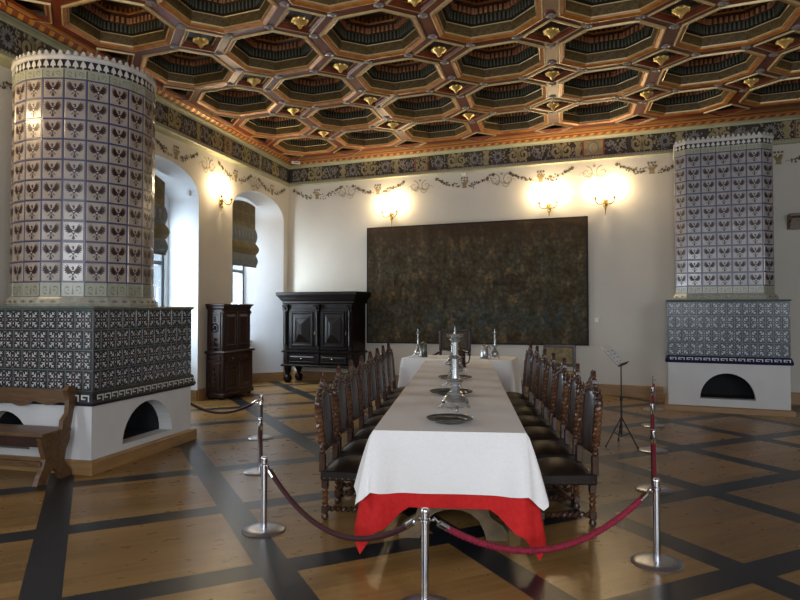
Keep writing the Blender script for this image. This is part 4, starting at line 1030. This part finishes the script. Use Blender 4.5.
# ---------------------------------------------------------------- dining chairs
def barley(z0, z1, x, y0, y1, r=.019, pitch=.042, off=.008, seg=8):
    n = int((z1 - z0) / .0065); return [(x + off * cos(2 * PI * (z - z0) / pitch), y0 + (y1 - y0) * (z - z0) / (z1 - z0) + off * sin(2 * PI * (z - z0) / pitch), z) for z in [z0 + (z1 - z0) * k / n for k in range(n + 1)]], r
def chair():
    t = thing('carved_dining_chair', '', 'chair', (0, 0, 0), 0, 'carved high-backed chairs along the long table')
    w, d = .235, .22       # half width, half depth; front = +y
    mb = MB()
    # domed leather cushion
    rows = []; n = 8
    for k in range(n + 1):
        y = -d + .02 + (2 * d - .02) * k / n
        rows.append([(-w + 2 * w * i / 8, y, .370 + .06 * (1 - abs(2 * i / 8 - 1) ** 2.5) * (1 - abs(2 * k / n - 1) ** 2.5)) for i in range(9)])
    mb.loft(rows, 'seat_leather', closed=False, smooth=True); mb.build('seat_cushion', t)
    mb = MB(); mb.bbox(-w, w, -d, d, .30, .375, 'seat_leather', .008)
    for sx in (-1, 1):
        for k in range(9): mb.ball((sx * (w + .001), -d + .03 + k * (2 * d - .06) / 8, .318), .008, 'nail', 6, 4)
    for sy in (-1, 1):
        for k in range(9): mb.ball((-w + .03 + k * (2 * w - .06) / 8, sy * (d + .001), .318), .008, 'nail', 6, 4)
    mb.build('seat_frame', t)
    for sx in (-1, 1):
        for y in (-d + .03, d - .03):
            mb = MB(); x = sx * (w - .03)
            p, r = barley(.10, .245, x, y, y); mb.tube(p, r, 'twist_wood_glint', 8)
            mb.bbox(x - .024, x + .024, y - .024, y + .024, .24, .30, 'chair_wood', .004); mb.bbox(x - .024, x + .024, y - .024, y + .024, .055, .11, 'chair_wood', .004)
            mb.lathe([(.012, 0), (.026, .012), (.028, .03), (.018, .05), (.02, .06)], 'chair_wood', 10, (x, y, 0)); mb.build('leg', t)
    for sx in (-1, 1):
        mb = MB(); p, r = barley(-d + .05, d - .05, 0, 0, 0, .015); mb.tube([(sx * (w - .03) + a, c, .085 + b) for a, b, c in p], r, 'chair_wood', 7); mb.build('stretcher', t)
    mb = MB(); mb.prism([(-.19, .19), (-.15, .25), (-.08, .23), (-.04, .28), (0, .295), (.04, .28), (.08, .23), (.15, .25), (.19, .19), (.12, .17), (.07, .20), (.03, .14), (-.03, .14), (-.07, .20), (-.12, .17)], d - .045, d - .02, 'chair_wood'); mb.build('carved_front_stretcher', t)
    mb = MB(); p, r = barley(-w + .05, w - .05, 0, 0, 0, .015); mb.tube([(c, a, .20 + b) for a, b, c in p], r, 'chair_wood', 7); mb.build('cross_stretcher', t)
    # back
    yb, yt = -d + .01, -d - .045
    def yz(z): return yb + (yt - yb) * (z - .45) / .60
    for sx in (-1, 1):
        mb = MB(); x = sx * .205
        mb.bbox(x - .023, x + .023, yb - .023, yb + .023, .36, .50, 'chair_wood', .004)
        mb.ball((x, yz(.515), .515), .024, 'chair_wood', 8, 6); 
        mb.lathe([(.014, .53), (.021, .545), (.014, .56)], 'chair_wood', 8, (x, yz(.54), 0))
        p, r = barley(.565, .85, x, yz(.565), yz(.85), .021, .036, .009); mb.tube(p, r, 'twist_wood_glint', 8)
        mb.lathe([(.018, .845), (.026, .86), (.024, .885), (.016, .895), (.022, .91), (.015, .93), (.006, .945), (.011, .955), (.001, .985)], 'chair_wood', 8, (x, yz(.9), 0))
        mb.build('twisted_post', t)
    # tall arched leather panel
    m = MB(); rows = []
    prof = [(.52, .10), (.54, .118), (.70, .125), (.82, .128), (.90, .122), (.925, .10), (.94, .06)]
    for s_, rev in ((.022, 0), (-.016, 1)):
        rr = [[(-hw_ * c, yz(z) + s_ * (1 - (abs(c) ** 3) * .6), z) for c in (1, .6, 0, -.6, -1)] for z, hw_ in prof]
        rows.append(rr)
    ring = [[*a, *list(reversed(b))] for a, b in zip(rows[0], rows[1])]
    m.loft(ring, 'chair_leather', caps=True, smooth=True); m.build('back_panel', t, label='dark leather back panel')
    m = MB()
    side = [(.122, .52), (.142, .52), (.146, .84), (.205, .855), (.21, .875), (.185, .89), (.16, .905), (.165, .925), (.13, .93), (.13, .955), (.095, .96), (.095, .985), (.06, .99), (.055, 1.015), (.028, 1.02), (.022, 1.05), (0, 1.085)]
    inner = [(0, .95), (.06, .945), (.10, .93), (.122, .905), (.128, .84)]
    for sx in (-1, 1):
        pts = side + inner
        vs = [(sx * x, yz(z) - .018, z) for x, z in pts] + [(sx * x, yz(z) + .018, z) for x, z in pts]; nn = len(pts)
        m.add(vs, [tuple(range(nn)), tuple(reversed(range(nn, 2 * nn)))] + [(i, i + nn, (i + 1) % nn + nn, (i + 1) % nn) for i in range(nn)], 'chair_wood')
        for (x, z, r) in ((.14, .90, .030), (.105, .94, .029), (.065, .97, .028), (.17, .86, .026), (.035, 1.01, .025), (.185, .90, .018), (.15, .94, .018), (.10, .98, .018)): m.ball((sx * x, yz(z), z), r, 'chair_wood', 7, 5)
    m.lathe([(.024, .94), (.034, .965), (.022, .99), (.014, 1.0), (.024, 1.02), (.016, 1.05), (.002, 1.095)], 'chair_wood', 8, (0, yz(1.02), 0))
    m.build('carved_crest', t)
    m = MB(); m.prism([(-.205, .505), (-.205, .53), (-.1, .545), (0, .535), (.1, .545), (.205, .53), (.205, .505)], yz(.52) - .014, yz(.52) + .014, 'chair_wood'); m.build('lower_rail', t)
    return t
ch0 = chair()
ORD = ['first', 'second', 'third', 'fourth', 'fifth', 'sixth', 'seventh', 'eighth']
def chair_lab(side, k, n):
    if k == 0: return 'carved high-backed leather chair on the %s of the long table, nearest the camera' % side
    if k == n - 1: return 'carved high-backed chair on the %s of the long table, farthest back by the cross table' % side
    return 'carved high-backed leather chair, %s from the front in the row %s of the long table' % (ORD[k], side)
used = False
for k in range(8):
    y = 5.10 + .650 * k; x = -.565 + .0963 * (y - 4.96)
    p = Vector((x, y, 0)) + Vector((cos(TA), -sin(TA), 0)) * .20
    rz = -PI / 2 - rad(10) + rad(random.uniform(-3, 3))
    t = ch0 if not used else dup(ch0); used = True
    t.location = p; t.rotation_euler = (0, 0, rz); t['label'] = chair_lab('left', k, 8)
RC = rad(4.6)
for k in range(7):
    y = 4.93 + .66 * k; x = 1.415 + .083 * (y - 4.85)
    p = Vector((x, y, 0)) - Vector((cos(RC), -sin(RC), 0)) * .20
    t = dup(ch0); t.location = p; t.rotation_euler = (0, 0, PI / 2 - rad(2) + rad(random.uniform(-3, 3))); t.scale = (1, 1, 1.035); t['label'] = chair_lab('right', k, 7)

# armchairs behind the cross table
def armchair(name, label, loc, rz, top, bot, hw, um, arms=True):
    t = thing(name, label, 'chair', loc, rz)
    m = MB()
    for x0, x1, z0, z1 in ((-hw, -hw + .05, bot, top), (hw - .05, hw, bot, top), (-hw, hw, top - .045, top), (-hw, hw, bot, bot + .045)): m.bbox(x0, x1, -.03, .02, z0, z1, 'dark_wood', .005)
    m.build('back_frame', t)
    m = MB(); m.bbox(-hw + .05, hw - .05, -.022, .012, bot + .045, top - .045, um, .01); 
    for k in range(26): leaf(m, lambda a, b: (a, -.0235, b), random.uniform(-hw + .08, hw - .1), random.uniform(bot + .07, top - .1), random.uniform(0, 6.3), .07, .014, 'frieze_khaki' if um == 'uph_gold' else 'tap_ochre')
    m.build('back_upholstery', t)
    for x in (-hw + .025, hw - .025):
        m = MB(); m.bbox(x - .022, x + .022, -.025, .02, 0, bot, 'dark_wood', .004); m.build('leg', t)
        m = MB(); m.lathe([(.016, 0), (.028, .03), (.02, .1), (.028, .2), (.016, .3), (.024, .4)], 'dark_wood', 10, (x, -.45, 0)); m.build('leg', t)
        if arms: m = MB(); m.tube([(x, 0, .80), (x * 1.05, -.15, .81), (x * 1.1, -.35, .79), (x * 1.2, -.45, .77)], [.02, .02, .022, .028], 'dark_wood', 8); m.tube([(x, -.42, .4), (x * 1.1, -.42, .78)], .016, 'dark_wood', 8); m.build('arm', t)
    m = MB(); m.bbox(-hw, hw, -.48, .02, .38, .44, 'dark_wood'); m.build('seat_frame', t)
    m = MB(); m.bbox(-hw + .01, hw - .01, -.47, 0, .44, .49, um, .02); m.build('seat', t)
    return t
armchair('square_backed_armchair', 'square-backed armchair with dark patterned upholstery behind the cross table', (1.0, 11.65, 0), rad(-14), 1.235, .84, .29, 'uph_dark')
armchair('square_backed_chair', 'low square-backed chair with gold patterned upholstery by the wall right of the cross table', (2.87, 11.55, 0), rad(-14), .955, .56, .285, 'uph_gold', False)

# ---------------------------------------------------------------- tableware
def onT(px, y, z=0):                     # on the long table
    return tpt(px, y, ZT + .008 + z)
def plate(name, lab, p, r, m='dark_pewter'):
    q = MB(); q.lathe([(.002, .004), (r * .62, .004), (r * .70, .012), (r * .72, .020), (r * .98, .026), (r, .032), (r * .985, .024), (r * .7, .012), (r * .6, 0), (.002, 0)], m, 32)
    o = q.build(name); o.location = p; return tag(o, lab, 'plate', 'pewter plates on the long table')
def candlestick(lab, p, H, s=1., spikes=True, rot=0):
    t = thing('pewter_candlestick', lab, 'candlestick', p, rot, 'pewter candlesticks')
    q = MB(); q.lathe([(.052 * s, .02), (.076 * s, .04), (.082 * s, .07), (.066 * s, .105), (.042 * s, .125), (.045 * s, .135), (.028 * s, .15)], 'pewter', 18)
    for k in range(3):
        a = 2 * PI * k / 3 + PI / 6
        q.tube([(cos(a) * .05 * s, sin(a) * .05 * s, .06), (cos(a) * .08 * s, sin(a) * .08 * s, .035), (cos(a) * .10 * s, sin(a) * .10 * s, .012)], [.016, .014, .012], 'pewter', 8)
        q.ball((cos(a) * .102 * s, sin(a) * .102 * s, .014), .014, 'pewter', 8, 6)
        q.lathe([(.012, 0), (.014, .006), (.002, .01)], 'black_metal', 8, (cos(a + 1.0) * .081 * s, sin(a + 1.0) * .081 * s, .06))
    q.build('footed_base', t)
    q = MB(); h = H - .15
    q.lathe([(.024 * s, .15), (.034 * s, .15 + .04 * h), (.020 * s, .15 + .09 * h), (.042 * s, .15 + .13 * h), (.046 * s, .15 + .16 * h), (.022 * s, .15 + .22 * h), (.020 * s, .15 + .30 * h), (.020 * s, .15 + .55 * h), (.036 * s, .15 + .58 * h), (.017 * s, .15 + .62 * h), (.018 * s, .15 + .84 * h), (.030 * s, .15 + .87 * h), (.018 * s, .15 + .92 * h)], 'pewter', 16); q.build('stem', t)
    q = MB(); q.lathe([(.015 * s, .15 + .915 * h), (.05 * s, .15 + .95 * h), (.056 * s, .15 + .98 * h), (.05 * s, .15 + .975 * h), (.012, .15 + .94 * h)], 'pewter', 18)
    q.lathe([(.010, .15 + .94 * h), (.004, H + .04), (.001, H + .06)], 'pewter', 8); q.build('drip_pan', t)
    q = MB(); q.lathe([(.02 * s, .15 + .17 * h), (.085 * s, .15 + .205 * h), (.088 * s, .15 + .215 * h), (.02 * s, .15 + .195 * h)], 'pewter', 18); q.build('lower_pan', t)
    return t
plate('pewter_plate', 'round dark pewter plate lying nearest the front edge of the long table', onT(.0, .32), .165)
candlestick('tall pewter candlestick on a footed base, first behind the front plate', onT(.03, .86), .60, 1.3)
plate('pewter_plate', 'dark pewter plate lying between the first two tall candlesticks', onT(-.02, 1.78), .20)
candlestick('tall pewter candlestick, second from the front on the long table', onT(.0, 2.35), .50, 1., rot=.6)
plate('pewter_plate', 'dark pewter plate lying between the second and third tall candlesticks', onT(.0, 3.05), .19)
candlestick('tall pewter candlestick, third from the front on the long table', onT(.01, 3.65), .42, 1.1, rot=1.1)
def tankard(name, lab, p, r, h, m='pewter', rot=0, lid=True):
    t = thing(name, lab, 'tankard', p, rot)
    q = MB(); q.lathe([(r * 1.1, 0), (r * 1.12, .01), (r, .02), (r * .93, h * .5), (r * .88, h * .9), (r * .92, h * .92), (r * .92, h * .94)], m, 20); q.build('body', t)
    q = MB(); q.lathe([(r * .95, h * .94), (r * .9, h * .96), (r * .5, h * 1.02), (r * .2, h * 1.04), (r * .22, h * 1.08), (.002, h * 1.12)], m, 20); q.build('lid', t)
    q = MB(); q.tube([(r * .88, 0, h * .85), (r * 1.5, 0, h * .85), (r * 1.75, 0, h * .6), (r * 1.5, 0, h * .3), (r * .95, 0, h * .22)], .009, m, 8); q.build('handle', t)
    return t
tankard('dark_jug', 'dark brown jug standing on the long table behind the third candlestick', onT(.055, 4.45), .07, .24, 'jug')
candlestick('tall pewter candlestick, farthest back on the long table beside the dark jug', onT(-.06, 4.9), .36, 1., rot=.3)
def onH(x, y): return HP + Vector((cos(HA), sin(HA), 0)) * x + Vector((-sin(HA), cos(HA), 0)) * y + Vector((0, 0, ZT + .004))
tankard('pewter_tankard', 'tall pewter tankard on the left end of the cross table', onH(-.60, .30), .065, .235, 'dark_pewter', 2.5)
tankard('pewter_tankard', 'pewter tankard on the right side of the cross table', onH(.42, .28), .062, .21, 'pewter', .3)
candlestick('slim pewter candlestick on the left end of the cross table', onH(-.71, .36), .42, .75, rot=.2)
candlestick('slim pewter candlestick on the right side of the cross table', onH(.58, .34), .42, .75, rot=.9)

# ---------------------------------------------------------------- stanchions and ropes
HS = .53
def stanchion():
    t = thing('rope_stanchion', '', 'stanchion', (0, 0, 0), 0, 'chrome rope stanchions')
    q = MB(); q.lathe([(.155, 0), (.157, .006), (.15, .012), (.10, .017), (.04, .020), (.002, .020)], 'base_steel', 40); q.build('base', t)
    q = MB(); q.lathe([(.0225, .018), (.0225, HS - .02), (.024, HS - .018), (.024, HS - .008), (.019, HS), (.002, HS + .001)], 'steel', 20); q.build('pole', t)
    q = MB(); q.lathe([(.0225, .455), (.029, .458), (.029, .475), (.0225, .478)], 'steel', 20)
    for k in range(4):
        a = k * PI / 2 + PI / 4
        q.tube([(.026 * cos(a), .026 * sin(a), .467), (.040 * cos(a), .040 * sin(a), .472), (.050 * cos(a), .050 * sin(a), .467), (.040 * cos(a), .040 * sin(a), .460), (.026 * cos(a), .026 * sin(a), .462)], .0035, 'steel', 6)
    q.build('rope_ring', t)
    return t
SPOS = [((.134, 3.46), 'chrome stanchion at the front centre, before the end of the long table'),
        ((1.618, 4.07), 'chrome stanchion at the front right, nearest in the right-hand line'),
        ((2.243, 5.70), 'second chrome stanchion from the front in the right-hand line'),
        ((2.847, 7.25), 'third chrome stanchion from the front in the right-hand line'),
        ((3.454, 8.78), 'fourth chrome stanchion from the front in the right-hand line, behind the music stand'),
        ((4.030, 10.20), 'farthest chrome stanchion in the right-hand line, by the polygonal stove plinth'),
        ((-.985, 4.67), 'chrome stanchion at the front left, between round stove and chairs'),
        ((-1.375, 6.32), 'second chrome stanchion from the front in the left-hand line'),
        ((-1.72, 7.97), 'farthest chrome stanchion in the left-hand line'),
        ((-3.02, 8.62), 'chrome stanchion hidden behind the round tiled stove')]
s0 = stanchion()
for i, (p, lab) in enumerate(SPOS):
    t = s0 if i == 0 else dup(s0); t.location = (p[0], p[1], 0); t['label'] = lab; t.rotation_euler = (0, 0, random.uniform(0, .4))
def rope(i, j, lab, m, sag, rib, ra=.017):
    A = Vector((*SPOS[i][0], .462)); B = Vector((*SPOS[j][0], .462)); d = (B - A); L = d.length; d.normalize()
    A += d * .05; B -= d * .05
    mid = (A + B) / 2
    t = thing('barrier_rope', lab, 'rope', mid, 0, 'velvet barrier ropes')
    n = 230 if (i, j) == (0, 1) else 90
    def pt(u): p = A + (B - A) * u - Vector((0, 0, 4 * sag * u * (1 - u))); return p - mid
    u0 = .075 / L
    q = MB()
    us = [u0 + (1 - 2 * u0) * k / n for k in range(n + 1)]
    q.tube([pt(u) for u in us], ra, m, 10, twist=1.5 if rib else 0, lobes=.13 if rib else 0); q.build('velvet_rope', t)
    for a, b in ((0, u0 + .01), (1, 1 - u0 - .01)):
        q = MB(); p0, p1 = pt(a), pt(b); pm = p0 * .62 + p1 * .38
        q.tube([pm, p1], .0185, 'steel', 10); q.tube([p0, p0 + Vector((0, 0, .014)), pm], [.005, .005, .008], 'steel', 8); q.ball(tuple(p0), .010, 'steel', 8, 5); q.build('hook', t)
    return t
rope(6, 0, 'dark maroon velvet rope sagging across the front left to the centre stanchion', 'dark_velvet', .27, 0)
rope(0, 1, 'crimson twisted velvet rope sagging across the front right', 'velvet', .26, .8, .018)
rope(1, 2, 'crimson rope, nearest span of the right-hand line running back', 'velvet', .2, .8)
rope(2, 3, 'crimson rope, second span of the right-hand line', 'velvet', .2, .8)
rope(3, 4, 'crimson rope, third span of the right-hand line beside the music stand', 'velvet', .2, .8)
rope(4, 5, 'crimson rope, farthest span of the right-hand line', 'velvet', .2, .8)
rope(6, 7, 'dark maroon rope, nearest span of the left-hand line', 'dark_velvet', .2, 0)
rope(7, 8, 'dark maroon rope, farther span of the left-hand line', 'dark_velvet', .2, 0)
rope(8, 9, 'dark maroon rope running left behind the round tiled stove', 'dark_velvet', .20, 0)

# ---------------------------------------------------------------- music stand
ms = thing('music_stand', 'black tripod music stand holding white sheets, right of the chair row', 'music stand', (2.60, 7.55, 0), 0)
q = MB(); q.tube([(0, 0, .12), (0, 0, .55)], .011, 'black_metal', 8); q.tube([(0, 0, .5), (0, 0, .95)], .008, 'black_metal', 8); q.lathe([(.016, .52), (.016, .57)], 'black_metal', 10); q.ball((.015, 0, .56), .012, 'black_metal', 6, 5); q.build('pole', ms)
for a in (rad(205), rad(-62), rad(80)):
    q = MB(); q.tube([(0, 0, .33), (.24 * cos(a), .24 * sin(a), .01)], .007, 'black_metal', 6); q.tube([(0, 0, .10), (.13 * cos(a), .13 * sin(a), .165)], .005, 'black_metal', 6); q.ball((.24 * cos(a), .24 * sin(a), .012), .012, 'black_metal', 6, 5); q.build('leg', ms)
# desk tilts: faces +x, top leans to -x
dk = Matrix.Translation((0, 0, .95)) @ Matrix.Rotation(rad(-31), 4, 'Z') @ Matrix.Rotation(rad(-42), 4, 'Y')
q = MB(); q.T = dk
# desk plane local: x across thickness, y width, z up along desk (before tilt)
q.box(-.004, .004, -.19, .19, -.02, .23, 'black_metal'); q.box(.0, .055, -.19, .19, -.025, -.017, 'black_metal'); q.build('desk', ms)
q = MB(); q.T = dk
q.box(.006, .009, -.21, .20, -.01, .27, 'paper')
for k in range(4): q.box(.0092, .0098, -.17, -.06, .04 + .05 * k, .046 + .05 * k, 'ink'); q.box(.0092, .0098, .03, .15, .04 + .05 * k, .046 + .05 * k, 'ink')
q.build('sheet_music', ms, label='white printed sheets')

# ---------------------------------------------------------------- light
w = bpy.data.worlds.new('World'); bpy.context.scene.world = w; w.use_nodes = True
bg = w.node_tree.nodes['Background']; bg.inputs[0].default_value = (.70, .80, .95, 1); bg.inputs[1].default_value = .40
def area(name, loc, target, sx, sy, e, c):
    l = bpy.data.lights.new(name, 'AREA'); l.shape = 'RECTANGLE'; l.size = sx; l.size_y = sy; l.energy = e; l.color = c
    o = bpy.data.objects.new(name, l); col.objects.link(o); o.location = loc
    d = Vector(target) - Vector(loc); o.rotation_euler = d.to_track_quat('-Z', 'Y').to_euler(); return o
for (w0, w1), e in zip(WIN, (185, 110)):
    p = wl((w0 + w1) / 2, -ND - .15, 2.0); area('window_daylight', p, p + NLw * 1 - Vector((0, 0, .10)), w1 - w0 - .02, 2.3, e, (.74, .87, 1))
# daylight from the windows of the rest of the hall, behind the camera
area('rear_window_daylight', (-1.5, -3.8, 2.5), (.8, 5, .3), 2.2, 2.6, 200, (.86, .92, 1))
area('rear_window_daylight', (3.2, -3.8, 2.5), (1.6, 5, .3), 2.2, 2.6, 150, (.86, .92, 1))
p = wl(11.5, -.0, 1.9) + NLw * .1; area('side_window_daylight', p, p + NLw, 1.6, 2.4, 60, (.78, .88, 1))

# ---------------------------------------------------------------- camera
cam = bpy.data.cameras.new('camera'); co = bpy.data.objects.new('camera', cam); col.objects.link(co)
cam.sensor_width = 36; cam.lens = 36 * 640 / 800; cam.shift_y = -8 / 800
co.location = (0, 0, 1.6); co.rotation_euler = (rad(90 + 1.5), 0, 0); cam.clip_end = 100; cam.clip_start = .05
sc = bpy.context.scene; sc.camera = co
sc.view_settings.view_transform = 'Standard'; sc.view_settings.look = 'None'; sc.view_settings.exposure = .42
sc.cycles.use_denoising = True
sc.cycles.max_bounces = 8; sc.cycles.diffuse_bounces = 5; sc.cycles.sample_clamp_indirect = 6
